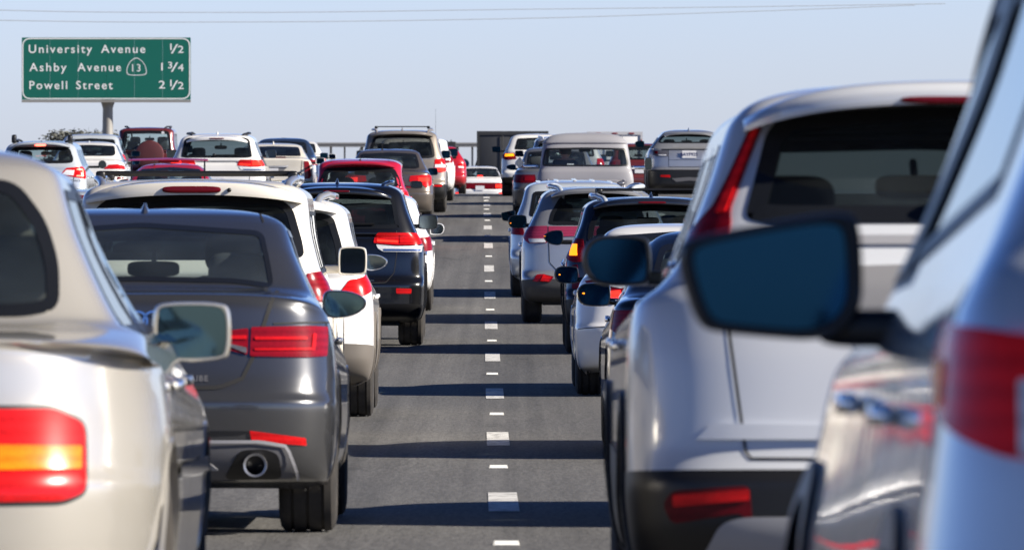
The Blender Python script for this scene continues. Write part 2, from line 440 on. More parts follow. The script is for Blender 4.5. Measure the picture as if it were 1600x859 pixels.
        for sg in ((1, -1) if both else (1,)):
            G = gp.copy(); G[:, 0] *= sg; Q = P.copy(); Q[:, 0] *= sg
            w = mk(name, G, gf if sg > 0 else [t[::-1] for t in gf], mat, s.root, sharp=0)
            mk('window_seal', Q, F if sg > 0 else [t[::-1] for t in F], fm or frit_m, w, sharp=30)
        if hole: s.holes.append((mode, inset(o, frit*.55)))
    def line(s, pts, mode, w=.007, mat=None, name='panel_gap', both=True, off=.003, n=24):
        P = np.array(pts, float); seg = np.r_[0, np.cumsum(np.linalg.norm(np.diff(P, axis=0), axis=1))]
        t = np.linspace(0, seg[-1], max(n, int(seg[-1]/.03))); a = np.interp(t, seg, P[:, 0]); z = np.interp(t, seg, P[:, 1])
        tx, tz = np.gradient(a), np.gradient(z); l = np.hypot(tx, tz)+1e-9
        A, _ = s.at(mode, a-tz/l*w/2, z+tx/l*w/2, off); B, _ = s.at(mode, a+tz/l*w/2, z-tx/l*w/2, off)
        V = np.concatenate([A, B]); m = len(a); F = [(i, i+1, m+i+1, m+i) for i in range(m-1)]
        if both:
            V2 = V.copy(); V2[:, 0] *= -1; k = len(V); V = np.concatenate([V, V2]); F = F+[tuple(k+j for j in q[::-1]) for q in F]
        return V, F
    def trim(s, name, pts, w, off, mat):
        for sg in (1, -1):
            v, f = s.line(pts, 'y', w=w, off=off, both=False); v = v.copy(); v[:, 0] *= sg
            mk(name, v, f if sg > 0 else [q[::-1] for q in f], mat, s.root, False)
    def gaps(s, *lines):
        for l in lines: s.gapmb.add(*s.line(*l[:2], **(l[2] if len(l) > 2 else {})))
    def split(s, name, i0, i1, mat, cols=None):
        """rings i0..i1 (stage numbers) become a part of their own, such as a bumper or cladding"""
        s.splits.append((name, s.idx[i0], s.idx[i1], mat, cols))
    # -- wheels, mirrors and so on --------------------------------------------------
    def wheels(s, rim=alloy, hw=None, arch=.05, cladding=None):
        R_, tw = s.Rt, s.tw; hw = hw or s.W/2-.015
        prof = [(R_*.60, -tw*.42), (R_*.66, -tw*.47), (R_*.82, -tw*.51), (R_*.93, -tw*.48), (R_*.98, -tw*.42)]
        for gx in (-.27, 0., .27):
            prof += [(R_, (gx-.075)*tw+0), (R_, (gx-.03)*tw), (R_-.008, (gx-.028)*tw), (R_-.008, (gx+.028)*tw), (R_, (gx+.03)*tw)]
        prof += [(R_*.98, tw*.42), (R_*.93, tw*.48), (R_*.82, tw*.51), (R_*.66, tw*.47), (R_*.60, tw*.42)]
        tv, tf = lathe_x(prof, 44)
        # rim: a dish with five broad spokes and dark pockets between them
        rv, rf, rm = [], [], []; nth, rr = 60, [.0, .12, .17, .30, .45, .56, .60, .63]
        for i in range(nth):
            th = 2*math.pi*i/nth; sp = .5+.5*math.cos(5*th)
            for r in rr:
                d = tw*.42 if r in (.0, .12, .60, .63) else tw*(.40 if sp > .45 else .10); rv.append((d, r*R_*math.cos(th), r*R_*math.sin(th)))
        m = len(rr)
        for i in range(nth):
            sp = .5+.5*math.cos(5*2*math.pi*(i+.5)/nth)
            for k in range(m-1):
                rf.append((i*m+k, i*m+k+1, ((i+1) % nth)*m+k+1, ((i+1) % nth)*m+k)); rm.append(1 if (.12 < rr[k] < .56 and sp <= .45) else 0)
        for yy in (s.ya, s.ya+s.wb):
            for sg in (1, -1):
                w = bpy.data.objects.new('wheel', None); COL.objects.link(w); w.parent = s.root
                w.location = (sg*(hw-tw/2), yy, R_); w.empty_display_size = .2
                mk('tyre', [(x*sg, y, z) for x, y, z in tv], tf if sg < 0 else [q[::-1] for q in tf], rubber, w, sharp=35)
                o = mk('rim', [(x*sg, y, z) for x, y, z in rv], rf if sg < 0 else [q[::-1] for q in rf], [rim, dark_void], w, sharp=30)
                o.data.polygons.foreach_set('material_index', rm)
        s.archR = R_+arch; s.arch_mat = cladding
        b = MB()
        for yy in (s.ya, s.ya+s.wb):
            for sg in (1, -1):
                rings = []
                for i in range(17):
                    th = math.pi*i/16
                    rings.append([(sg*(hw-tw-.08), yy+s.archR*1.05*math.cos(th), R_+s.archR*1.05*math.sin(th)), (sg*(hw-.05), yy+s.archR*1.05*math.cos(th), R_+s.archR*1.05*math.sin(th))])
                b.add(*loft(rings, closed=False, cap0=False, cap1=False))
        b.box((0, s.L/2, .26), (s.W*.72, s.L-.7, .06))
        b.box((0, s.ya-.1, .30), (s.W*.8, .25, .10)); b.tube([(-s.W*.42, s.ya, R_*.9), (s.W*.42, s.ya, R_*.9)], .05)
        b.mk('underbody', under, s.root, smooth=False)
    def finish(s, pmat_=None):
        X, Y, Z = s.X, s.Y, s.Z; n, m = X.shape
        cx = (X[:-1, :-1]+X[1:, :-1]+X[:-1, 1:]+X[1:, 1:])/4; cy = (Y[:-1, :-1]+Y[1:, :-1]+Y[:-1, 1:]+Y[1:, 1:])/4; cz = (Z[:-1, :-1]+Z[1:, :-1]+Z[:-1, 1:]+Z[1:, 1:])/4
        keep = np.ones(cx.shape, bool); jj = np.arange(m-1)[None, :]*np.ones((n-1, 1))
        for mode, poly in s.holes:
            if mode in ('x', 'u'):
                a = cx if mode == 'x' else (s.U[:-1, :-1]+s.U[1:, 1:])/2
                keep &= ~(inpoly(a, cz, poly) & (jj < s.nR))
            elif mode == 'fx': keep &= ~(inpoly(cx, cz, poly) & (jj >= m-1-s.nF))
            else: keep &= ~(inpoly(cy, cz, poly) & (jj >= s.nR-2) & (jj < m-s.nF+2))
        X = X.copy(); Y = Y.copy(); Z = Z.copy()
        if hasattr(s, 'archR'):
            for yy in (s.ya, s.ya+s.wb):
                inside = (np.hypot(cy-yy, cz-s.Rt) < s.archR) & (cx > s.W*.3)
                kb = keep & ~inside
                vin = np.zeros((n, m), bool); vout = np.zeros((n, m), bool)
                for dj in (0, 1):
                    for di in (0, 1):
                        vin[di:n-1+di, dj:m-1+dj] |= inside; vout[di:n-1+di, dj:m-1+dj] |= kb
                b = vin & vout; dy, dz = Y-yy, Z-s.Rt; rr = np.hypot(dy, dz)+1e-9
                Y = np.where(b, yy+dy/rr*s.archR, Y); Z = np.where(b, s.Rt+dz/rr*s.archR, Z); keep = kb
        V = np.stack([X, Y, Z], 2).reshape(-1, 3); V2 = V*np.array([-1, 1, 1])
        ii, jx = np.nonzero(keep); q = np.stack([ii*m+jx, ii*m+jx+1, (ii+1)*m+jx+1, (ii+1)*m+jx], 1)
        def emit(name, sel, mat, side=0):
            Q = q[sel]
            if not len(Q): return None
            A = np.concatenate([Q, (Q+n*m)[:, ::-1]]) if side == 0 else (Q if side > 0 else (Q+n*m)[:, ::-1]); VV = np.concatenate([V, V2])
            us = np.unique(A); mp = np.full(len(VV), -1); mp[us] = np.arange(len(us)); VV = VV[us]; A = mp[A]
            # weld the centre line
            key = np.round(VV, 5); _, first, inv = np.unique(key, axis=0, return_index=True, return_inverse=True)
            VV = VV[first]; A = np.asarray(inv).reshape(-1)[A]
            F = []
            for r_ in A.tolist():
                t = []
                for k in r_:
                    if k not in t: t.append(k)
                if len(t) > 2: F.append(t)
            if name == 'body' and s.gapmb.v:            # shut lines are drawn on the body itself, in a second material
                k0, n0 = len(VV), len(F); VV = np.concatenate([VV, np.array(s.gapmb.v)]); F += [tuple(i+k0 for i in q) for q in s.gapmb.f]
                o = mk(name, VV, F, [mat, gapm], s.root, sharp=48); o.data.polygons.foreach_set('material_index', [0]*n0+[1]*(len(F)-n0)); return o
            return mk(name, VV, F, mat, s.root, sharp=48)
        left = np.ones(len(q), bool)
        for name, i0, i1, mat, cols in s.splits:
            sel = (ii >= i0) & (ii < i1) & left
            if cols: sel &= (jx >= cols[0]*(m-1)) & (jx < cols[1]*(m-1))
            for sd in ((1, -1) if cols else (0,)): emit(name, sel, mat, sd)
            left &= ~sel
        emit('body', left, pmat_ or s.paint)
        if getattr(s, 'archR', None):
            for yy in (s.ya, s.ya+s.wb):
                th = np.linspace(-.25, math.pi+.25, 40); y = yy+s.archR*np.cos(th); z = s.Rt+s.archR*np.sin(th)
                wd = .055 if s.arch_mat else .014
                rin, nin = s.at('y', y, z); y2 = yy+(s.archR+wd)*np.cos(th); z2 = s.Rt+(s.archR+wd)*np.sin(th); rout, nout = s.at('y', y2, z2)
                lip = .012 if s.arch_mat else .004
                for sg in (1, -1):
                    rings = []
                    for k in range(len(th)):
                        if z[k] < .2: continue
                        a, c = rin[k].copy(), rout[k].copy()
                        x = max(a[0], c[0])
                        rings.append([(sg*(x-.05), y[k], z[k]), (sg*(x+lip), y[k], z[k]), (sg*(c[0]+lip), y2[k], z2[k]), (sg*(c[0]-.01), y2[k], z2[k])])
                    v, f = loft(rings, closed=False, cap0=False, cap1=False); mk('wheel_arch', v, f, s.arch_mat or s.paint, s.root, sharp=30)
    def mirror(s, x, y, z, w, h, shape='box', cap=None, glassm=None, sides=(1, -1), arm=None, bez=None, lit=None, armz=None, gk=.915):
        """x = outer edge distance from the middle of the car; outline seen from behind, outer side at +x"""
        sh = {'box': [(-.46, -.5), (.42, -.5), (.5, -.3), (.5, .34), (.40, .5), (-.40, .5), (-.5, .36), (-.5, -.4)],
              'wing': [(-.42, -.5), (.10, -.47), (.42, -.22), (.5, .02), (.46, .22), (.18, .44), (-.25, .5), (-.44, .44), (-.5, .1)],
              'oval': [(-.42, -.5), (.22, -.5), (.42, -.34), (.5, -.02), (.47, .26), (.32, .46), (.05, .5), (-.42, .48), (-.5, .3), (-.5, -.36)],
              'sweep': [(-.50, -.5), (.26, -.42), (.38, -.36), (.46, -.05), (.5, .22), (.42, .31), (-.2, .47), (-.42, .5), (-.5, .40)],
              'diamond': [(0, -.5), (.5, 0), (0, .5), (-.5, 0)], 'round': [(.5*math.cos(t*math.pi/6), .5*math.sin(t*math.pi/6)) for t in range(12)]}[shape]
        ol = chaikin(sh, 3) if shape != 'diamond' else roundcorners(sh, .12)
        for sg in sides:
            cx = x-w/2
            def ring(dy, k, kx=0.): return [(sg*(cx+a*w*k+kx), y+dy, z+b*h*k) for a, b in ol]
            rings = [ring(.0, .90), ring(-.012, .96), ring(-.004, 1.0), ring(.02, 1.03), ring(.06, 1.0, -.004), ring(.10, .86, -.012), ring(.13, .6, -.02), ring(.145, .25, -.03)]
            v, f = loft(rings, cap0=False); f = f if sg < 0 else [q[::-1] for q in f]
            o = mk('side_mirror', v, f, cap or s.paint, s.root, sharp=60)
            mk('mirror_glass', ring(.004, gk), [tuple(range(len(ol)))[::sg]], glassm or mir_dark, o, smooth=False)
            if bez:
                v, f = loft([ring(.006, gk-.015), ring(-.014, gk+.015), ring(-.014, .975), ring(.004, 1.02)], cap0=False, cap1=False)
                mk('bezel', v, f if sg < 0 else [q[::-1] for q in f], bez, o, sharp=60)
            az = z-h*.30 if armz is None else armz; xi = s.W/2-.10
            v, f = rbox((sg*(cx-w*.5+xi)/2, y+.06, az), (abs(cx-w*.5-xi)+.12, .09, max(.045, h*.30)), .5)
            mk('mirror_arm', v, f, arm or black, o)
            if lit:
                v, f = rbox((sg*(cx+lit[0]*w), y-.010, z+lit[1]*h), (.016, .006, .010), .7, 10, 6); mk('blind_spot_light', v, f, amber_lit, o)
    def handles(s, mat, zs=.86, ys=None):
        for yy in ys or (s.ya+.55, s.ya+1.62):
            p, _ = s.at('y', [yy], [zs]); x = p[0][0]
            for sg in (1, -1):
                v, f = rbox((sg*(x+.018), yy, zs), (.035, .20, .032), .5, 12, 8); mk('door_handle', v, f, mat, s.root)
    def plate(s, z, txt=None, w=.305, h=.152, x=0., tilt=.0, off=.012):
        p, n = s.at('x', [abs(x)], [z], off); p = p[0]
        y = min(s.at('x', [abs(x)], [z-h*.45], off)[0][0][1], s.at('x', [abs(x)], [z+h*.45], off)[0][0][1], p[1])
        v, f = pbox((x, y-.004, z), (w, .006, h)); o = mk('license_plate', v, f, plate_m, s.root, smooth=False)
        if txt:
            tv, tf = text_geo(txt, h*.62, .002, 1.0, 'CENTER')
            mk('plate_number', [(a+x, y-.010, b+z-h*.22) for a, b, _ in tv], tf, plate_ink, o, smooth=False)
        return y
    def lettering(s, txt, x, z, size, mat, space=1., align='CENTER', off=.004):
        tv, tf = text_geo(txt, size, .001, space, align); A = np.array(tv)
        p, _ = s.at('x', A[:, 0]+x, A[:, 1]+z, off); mk('lettering', p, tf, mat, s.root, smooth=False)
    def fin(s, y, z, mat, h=.065, l=.16):
        v, f = loft([[(a*.028*k, y+c*l*k+(1-k)*.06, z+(1-k)*h*1.25-.012) for a, c in ((-1, .0), (-.7, -.35), (0, -.5), (.7, -.35), (1, 0), (.6, .4), (0, .5), (-.6, .4))] for k in (1, .8, .55, .3, .12)])
        mk('antenna_fin', v, f, mat, s.root)
    def whip(s, x, y, z, l, tilt=.15):
        MB().tube([(x, y, z), (x, y-l*tilt, z+l)], [.004, .0025], 6).box((x, y, z), (.04, .06, .025), .7).mk('antenna', black, s.root)
    def roof_z(s, x, y):
        d = (np.abs(s.X)-abs(x))**2+(s.Y-y)**2; d = np.where(s.Z > s.Z.max()-.45, d, 9); k = np.unravel_index(np.argmin(d), d.shape); return s.Z[k]
    def rails(s, x, y0, y1, mat, r=.018, lift=.055, hook=.10, n=40):
        for sg in (1, -1):
            pts = []
            for k in range(n+1):
                t = k/n; y = y0+(y1-y0)*t; e = min(1, min(t, 1-t)*6.5); z = s.roof_z(x, y)
                pts.append((sg*(x-hook*math.cos(e*math.pi/2)), y, z-.012+(lift+.012)*math.sin(e*math.pi/2)))
            o = MB().tube(pts, [r]*(n+1), 12).mk('roof_rail', mat, s.root)
    def crossbars(s, x, ys, z, mat, r=.016):
        for y in ys:
            b = MB().tube([(-x, y, z), (x, y, z)], r, 10)
            for sg in (1, -1): b.box((sg*x, y, z-.015), (.07, .08, .06), .6)
            b.mk('roof_crossbar', mat, s.root)
    def spoiler(s, ztop, y0, dep, hw, th, mat, drop=.0, curve=.03, name='spoiler'):
        xs = np.linspace(-1, 1, 31); rings = []
        for t in xs:
            x = t*hw; e = abs(t)**5; yy = y0+curve*t*t+.10*e; zz = ztop-.035*t*t-.05*e-drop*abs(t)**3; k = 1-.55*e
            rings.append([(x, yy, zz-th*k), (x, yy-.006, zz-th*.45*k), (x, yy+.012, zz), (x, yy+dep*.5, zz+.014), (x, yy+dep, zz+.016), (x, yy+dep, zz-th*1.1*k)])
        v, f = loft(rings); return mk(name, v, f, mat, s.root, sharp=50)
    def interior(s, zseat=.62, top=1.2, rows=(1.55, 2.45), mat=None, dash=True, heads=True, ri_mirror=True, floor=.42):
        mat = mat or seatm; hw = s.W/2-.16
        MB().box((0, s.L*.5, floor), (s.W-.34, s.L*.62, .05)).mk('cabin_floor', dashm, s.root, smooth=False)
        if dash:
            yd = s.ya+s.wb-.75; MB().box((0, yd, .86), (s.W-.34, .34, .22), .35).mk('dashboard', dashm, s.root)
            v, f = lathe_x([(.175, -.014), (.19, 0), (.175, .014), (.16, 0), (.175, -.014)], 24)
            a = math.radians(62); mk('steering_wheel', [(-.36+p[1], yd-.30+p[0]*math.sin(a)+p[2]*math.cos(a)*-1*-.45, .93+p[2]*.88-p[0]*.3) for p in v], f, dashm, s.root)
        for r, yy in enumerate(rows):
            if r == 0 and len(rows) > 1:
                b = MB().box((0, yy, zseat-.10), (hw*2, .5, .16), .3).box((0, yy-.28, zseat+.20), (hw*2, .16, .52), .3); b.mk('rear_seat', mat, s.root)
                xs = (-hw*.58, hw*.58)
            else:
                for x in (-hw*.52, hw*.52):
                    MB().box((x, yy, zseat-.08), (.50, .5, .16), .35).box((x, yy-.26, zseat+.24), (.50, .15, .62), .4).mk('seat', mat, s.root)
                xs = (-hw*.52, hw*.52)
            if heads:
                for x in xs:
                    MB().box((x, yy-.29, zseat+.66 if r else zseat+.55), (.27, .11, .20), .5).tube([(x-.06, yy-.28, zseat+.4), (x-.06, yy-.28, zseat+.6)], .008).tube([(x+.06, yy-.28, zseat+.4), (x+.06, yy-.28, zseat+.6)], .008).mk('headrest', mat, s.root)
        if ri_mirror: MB().box((0, s.ya+s.wb-.95, top), (.25, .04, .075), .5).tube([(0, s.ya+s.wb-.95, top), (0, s.ya+s.wb-.80, top+.08)], .012).mk('rear_view_mirror', dashm, s.root)
    def exhaust(s, x, z, r=.045, mat=None, y=.10, l=.25):
        v, f = lathe_x([(r*.82, .2), (r*.82, 0), (r, -.003), (r*1.02, .03), (r, .2)], 24)
        for sg, xx in ((1, x),):
            mk('exhaust_pipe', [(p[1]+xx, p[0]+y, p[2]+z) for p in v], f, mat or chrome, s.root)
            mk('exhaust_bore', [(r*.82*math.cos(t*math.pi/8)+xx, y+.19, r*.82*math.sin(t*math.pi/8)+z) for t in range(16)], [tuple(range(16))], dark_void, s.root.children[-1] if False else s.root, smooth=False)
    def wiper(s, x0, x1, z, zp=None):
        xs = np.linspace(x0, x1, 10); p, n = s.at('x', xs, np.full(10, z)+np.linspace(0, .03, 10)*0, .025)
        MB().tube(p, .010, 6).box(p[0], (.06, .05, .05), .6).mk('rear_wiper', black, s.root)

# ------------------------------------------------------------------ body templates
def sedan(L, W, H, zd=1.0, wm=.765, wb=.88, belt=.93, yg=.72, yt=1.50, yw=None, ywt=None, tail=.05, bump=.0, dz=.0, wt=.60, nrr=4.5, crr=.46):
    h = W/2; yw = yw or L*.73; ywt = ywt or L*.57; zc = belt+.06
    return [
     (.34,.21, L-.40,.19, .84*h,.19,.19, .40,4.0,.7,3),
     (.10,.27, L-.13,.25, .945*h,.23,.23, .44,nrr,.8,3),
     (.015,.40, L-.01,.42, .985*h,.36,.34, crr,nrr,.85,3),
     (.0,.57, L,.56, 1.0*h,.52,.50, crr,nrr,.85,3),
     (.002,.605, L-.01,.60, 1.0*h,.565,.55, crr,nrr,.85,3),
     (.026,.632, L-.02,.625, .998*h,.605,.585, crr,nrr,.85,3),
     (.05,.70, L-.07,.68, .998*h,.68,.66, crr,nrr,.85,3),
     (.06+tail*.6,zd-.16, L-.20,.76, .985*h,belt-.16,.74, crr,nrr,.85,2.8),
     (.06+tail,zd-.03, L-.45,.83, .965*h,belt-.07,.80, crr,nrr,.85,2.8),
     (.09+tail,zd, L-.62,.87, .95*h,belt-.045,.835, .45,nrr,.85,2.8),
     (.20+tail,zd+.012, L-.85,.91, .935*h,belt-.02,.865, .42,nrr,.8,2.8),
     (yg-.06,zd+.035, yw+.04,zc-.01, .91*h,belt+.01,belt-.03, .40,4.2,.6,2.8),
     (yg,zd+.055, yw-.04,zc+.02, wb*h,belt+.045,belt+.02, .38,4.0,.55,2.8),
     (yg+(yt-yg)*.5,zd+.055+(H-.10-zd)*.57, ywt+(yw-ywt)*.5,belt+.08+(H-.10-belt)*.55, wm*h,belt+.05+(H-.13-belt)*.55,belt+.03+(H-.13-belt)*.52, .32,4.0,.45,3),
     (yt,H-.055, ywt,H-.065, (wt+.065)*h,H-.10,H-.105, .24,4.0,.35,3),
     (yt+.12,H-.025, ywt-.12,H-.035, (wt+.0)*h,H-.058,H-.062, .22,4.0,.3,3),
     (yt+.32,H-.004, ywt-.3,H-.012, (wt-.14)*h,H-.022,H-.026, .2,3.5,.25,3),
     (yt+.45,H+.002, ywt-.42,H-.004, .25*h,H-.004,H-.008, .1,3,.1,3),
     ((yt+ywt)/2-.2,H+.004, (yt+ywt)/2+.2,H+.002, .004,H+.004,H+.003, .05,3,.05,3)]
def suv(L, W, H, belt=1.08, zb=.62, yg=.16, yt=.42, yw=None, ywt=None, wt=.66, ledge=.06, hood=1.02, nrr=5.0, crr=.40, rear_in=.05, wa=.945, wb=.92, flare=1.0):
    h = W/2; yw = yw or L*.735; ywt = ywt or L*.60
    return [
     (.34,.27, L-.40,.25, .84*h,.25,.25, .35,4.0,.6,3),
     (.08,.34, L-.10,.32, .95*h*flare,.30,.30, .40,nrr,.7,3),
     (.0,.48, L-.0,.48, .99*h*flare,.44,.42, crr,nrr,.75,3),
     (.0,zb-.02, L,.62, h*(.35+.65*flare),zb-.06,.58, crr,nrr,.75,3),
     (.02,zb+.02, L-.02,.68, h*(.45+.55*flare),zb+.0,.64, crr,nrr,.75,3),
     (.02+ledge,zb+.07, L-.05,.76, h*(.6+.4*flare),zb+.08,.72, crr,nrr,.75,3),
     (.03+ledge+rear_in*.4,belt-.18, L-.12,hood-.16, .995*h,belt-.20,.84, crr,nrr,.75,3),
     (.04+ledge+rear_in*.8,belt-.04, L-.30,hood-.06, .975*h,belt-.07,belt-.14, crr,nrr,.8,3),
     (.05+ledge+rear_in,belt+.02, yw+.12,hood+.01, wa*h,belt,belt-.06, crr,nrr,.7,3),
     (yg,belt+.06, yw-.02,hood+.045, wb*h,belt+.04,belt-.01, .38,4.6,.6,3),
     (yg+(yt-yg)*.45,belt+.06+(H-.12-belt)*.5, ywt+(yw-ywt)*.5,hood+.05+(H-.10-hood)*.52, (wt+(wb-wt)*.62)*h,belt+.04+(H-.12-belt)*.5,belt+.02+(H-.14-belt)*.5, .34,4.6,.5,3),
     (yt,H-.10, ywt+.02,H-.085, (wt+.10)*h,H-.12,H-.12, .28,4.4,.4,3),
     (yt+.06,H-.045, ywt-.12,H-.04, (wt+.035)*h,H-.068,H-.07, .25,4.2,.35,3),
     (yt+.22,H-.012, ywt-.3,H-.012, (wt-.10)*h,H-.026,H-.03, .2,3.6,.3,3),
     (yt+.40,H, ywt-.42,H, .28*h,H-.006,H-.008, .1,3,.1,3),
     ((yt+ywt)/2-.2,H+.004, (yt+ywt)/2+.2,H+.004, .004,H+.004,H+.004, .05,3,.05,3)]
def side_glass(c, z0, z1, ya, yb, yc, yd, pillars, mat, frit=.028, fm=None):
    """side windows between rear (ya bottom, yb top) and front (yc bottom, yd top), cut at the pillars"""
    ed = [(ya, yb)]+[(p-.03, p-.03+dx) for p, dx in pillars for _ in (0,)]
    cuts = [(ya, yb)]; 
    for p, dx in pillars: cuts += [(p-.035, p+dx-.035), (p+.035, p+dx+.035)]
    cuts.append((yc, yd))
    for k in range(0, len(cuts), 2):
        (b0, t0), (b1, t1) = cuts[k], cuts[k+1]
        c.window('side_window', [(b0, z0), (b1, z0-.0), (t1, z1), (t0, z1)], 'y', mat, frit, True, .05, fm or black)
def windscreen(c, z0, z1, x0, x1, mat=None):
    c.window('windscreen', half([(0, z0-.0), (x0*.9, z0), (x0, z0+.03), (x1, z1), (0, z1+.015)]), 'fx', mat or g_light, .05, False, .05)
def front_lamps(c, z=.68, w0=.50, w1=.82):
    # headlamps, grille: on the nose, out of the photograph's sight but there
    def fx(ol, name, mat, both=True):
        p, f = c.geo(roundcorners(ol, .02), 'fx', .006, .015, .05)
        for sg in ((1, -1) if both else (1,)):
            q = p.copy(); q[:, 0] *= sg; mk(name, q, f if sg > 0 else [t[::-1] for t in f], mat, c.root)
    fx([(w0*c.W/2, z-.06), (w1*c.W/2, z-.04), (w1*c.W/2, z+.05), (w0*c.W/2, z+.04)], 'headlight', clear_lens)
    fx(half([(0, z-.14), (.42*c.W/2, z-.12), (.44*c.W/2, z+.04), (0, z+.05)]), 'grille', black, False)
# ------------------------------------------------------------------ ground, road, markings
def sheet(name, x0, x1, ds, mat, dz=0., follow=True, nx=8, kind='structure'):
    ds = np.array(ds, float); z = gz(ds)+dz; xs = np.linspace(0, 1, nx); V, F = [], []
    for d, zz in zip(ds, z):
        o = (lane_x(d)-.11) if follow else 0.
        for t in xs: V.append((o+x0+(x1-x0)*t, d, zz))
    for i in range(len(ds)-1):
        for k in range(nx-1): F.append((i*nx+k, i*nx+k+1, (i+1)*nx+k+1, (i+1)*nx+k))
    o = mk(name, V, F, mat, None, True, 0); o['kind'] = kind; return o
def asphalt():
    m = pmat('asphalt', (.1, .1, .1), .82, spec=.35); L = m.node_tree.links.new; b = m.node_tree.nodes['Principled BSDF']
    tc = N(m, 'ShaderNodeTexCoord'); mp = N(m, 'ShaderNodeMapping'); mp.inputs['Scale'].default_value = (1, .05, 1); L(tc.outputs['Object'], mp.inputs[0])
    n1 = N(m, 'ShaderNodeTexNoise'); n1.inputs['Scale'].default_value = 1.3; n1.inputs['Detail'].default_value = 7; n1.inputs['Roughness'].default_value = .6; L(mp.outputs[0], n1.inputs['Vector'])
    n2 = N(m, 'ShaderNodeTexNoise'); n2.inputs['Scale'].default_value = 42; n2.inputs['Detail'].default_value = 4; n2.inputs['Roughness'].default_value = .8
    mp2 = N(m, 'ShaderNodeMapping'); mp2.inputs['Scale'].default_value = (1, .07, 1); L(tc.outputs['Object'], mp2.inputs[0]); L(mp2.outputs[0], n2.inputs['Vector'])
    r1 = N(m, 'ShaderNodeValToRGB'); e = r1.color_ramp.elements
    e[0].position = .30; e[0].color = (.080, .0785, .0765, 1); e[1].position = .72; e[1].color = (.139, .135, .129, 1); L(n1.outputs[0], r1.inputs[0])
    mr = N(m, 'ShaderNodeMapRange'); mr.inputs[1].default_value = .3; mr.inputs[2].default_value = .7; mr.inputs[3].default_value = .58; mr.inputs[4].default_value = 1.34; L(n2.outputs[0], mr.inputs[0])
    sc = N(m, 'ShaderNodeVectorMath', operation='SCALE'); L(r1.outputs[0], sc.inputs[0]); L(mr.outputs[0], sc.inputs['Scale'])
    # wheel tracks polished a little darker and oil down the lane middles
    sep = N(m, 'ShaderNodeSeparateXYZ'); L(tc.outputs['Object'], sep.inputs[0])
    a = N(m, 'ShaderNodeMath', operation='MULTIPLY_ADD'); L(sep.outputs['Y'], a.inputs[0]); a.inputs[1].default_value = .0036; L(sep.outputs['X'], a.inputs[2])
    w = N(m, 'ShaderNodeMath', operation='MULTIPLY'); L(a.outputs[0], w.inputs[0]); w.inputs[1].default_value = 2*math.pi/1.83
    co = N(m, 'ShaderNodeMath', operation='COSINE'); L(w.outputs[0], co.inputs[0])
    m3 = N(m, 'ShaderNodeMapRange'); m3.inputs[1].default_value = -1; m3.inputs[2].default_value = 1; m3.inputs[3].default_value = .90; m3.inputs[4].default_value = 1.05; L(co.outputs[0], m3.inputs[0])
    s2 = N(m, 'ShaderNodeVectorMath', operation='SCALE'); L(sc.outputs[0], s2.inputs[0]); L(m3.outputs[0], s2.inputs['Scale'])
    # cracks and tar marks, sparse
    v = N(m, 'ShaderNodeTexVoronoi', feature='DISTANCE_TO_EDGE'); v.inputs['Scale'].default_value = .55
    mp3 = N(m, 'ShaderNodeMapping'); mp3.inputs['Scale'].default_value = (1, .05, 1); L(tc.outputs['Object'], mp3.inputs[0])
    nz = N(m, 'ShaderNodeTexNoise'); nz.inputs['Scale'].default_value = 3; L(mp3.outputs[0], nz.inputs['Vector'])
    av = N(m, 'ShaderNodeVectorMath', operation='ADD'); L(mp3.outputs[0], av.inputs[0]); L(nz.outputs['Color'], av.inputs[1]); L(av.outputs[0], v.inputs['Vector'])
    ck = N(m, 'ShaderNodeMapRange'); ck.inputs[1].default_value = 0; ck.inputs[2].default_value = .008; ck.inputs[3].default_value = .80; ck.inputs[4].default_value = 1; L(v.outputs['Distance'], ck.inputs[0])
    s3 = N(m, 'ShaderNodeVectorMath', operation='SCALE'); L(s2.outputs[0], s3.inputs[0]); L(ck.outputs[0], s3.inputs['Scale'])
    # lengthwise streaks: drips, tyre rubber and sweeping
    mp4 = N(m, 'ShaderNodeMapping'); mp4.inputs['Scale'].default_value = (7, .012, 1); L(tc.outputs['Object'], mp4.inputs[0])
    n4 = N(m, 'ShaderNodeTexNoise'); n4.inputs['Scale'].default_value = 1.0; n4.inputs['Detail'].default_value = 4; L(mp4.outputs[0], n4.inputs['Vector'])
    m4 = N(m, 'ShaderNodeMapRange'); m4.inputs[1].default_value = .3; m4.inputs[2].default_value = .7; m4.inputs[3].default_value = .80; m4.inputs[4].default_value = 1.16; L(n4.outputs[0], m4.inputs[0])
    # scattered dark spots and patches
    n5 = N(m, 'ShaderNodeTexNoise'); n5.inputs['Scale'].default_value = 2.6; n5.inputs['Detail'].default_value = 3
    mp5 = N(m, 'ShaderNodeMapping'); mp5.inputs['Scale'].default_value = (1, .22, 1); L(tc.outputs['Object'], mp5.inputs[0]); L(mp5.outputs[0], n5.inputs['Vector'])
    m5 = N(m, 'ShaderNodeMapRange'); m5.inputs[1].default_value = .66; m5.inputs[2].default_value = .74; m5.inputs[3].default_value = 1; m5.inputs[4].default_value = .72; L(n5.outputs[0], m5.inputs[0])
    mu = N(m, 'ShaderNodeMath', operation='MULTIPLY'); L(m4.outputs[0], mu.inputs[0]); L(m5.outputs[0], mu.inputs[1])
    s4 = N(m, 'ShaderNodeVectorMath', operation='SCALE'); L(s3.outputs[0], s4.inputs[0]); L(mu.outputs[0], s4.inputs['Scale'])
    L(s4.outputs[0], b.inputs['Base Color'])
    bp = N(m, 'ShaderNodeBump'); bp.inputs['Strength'].default_value = .6; bp.inputs['Distance'].default_value = .006; L(n2.outputs[0], bp.inputs['Height']); L(bp.outputs[0], b.inputs['Normal'])
    return m
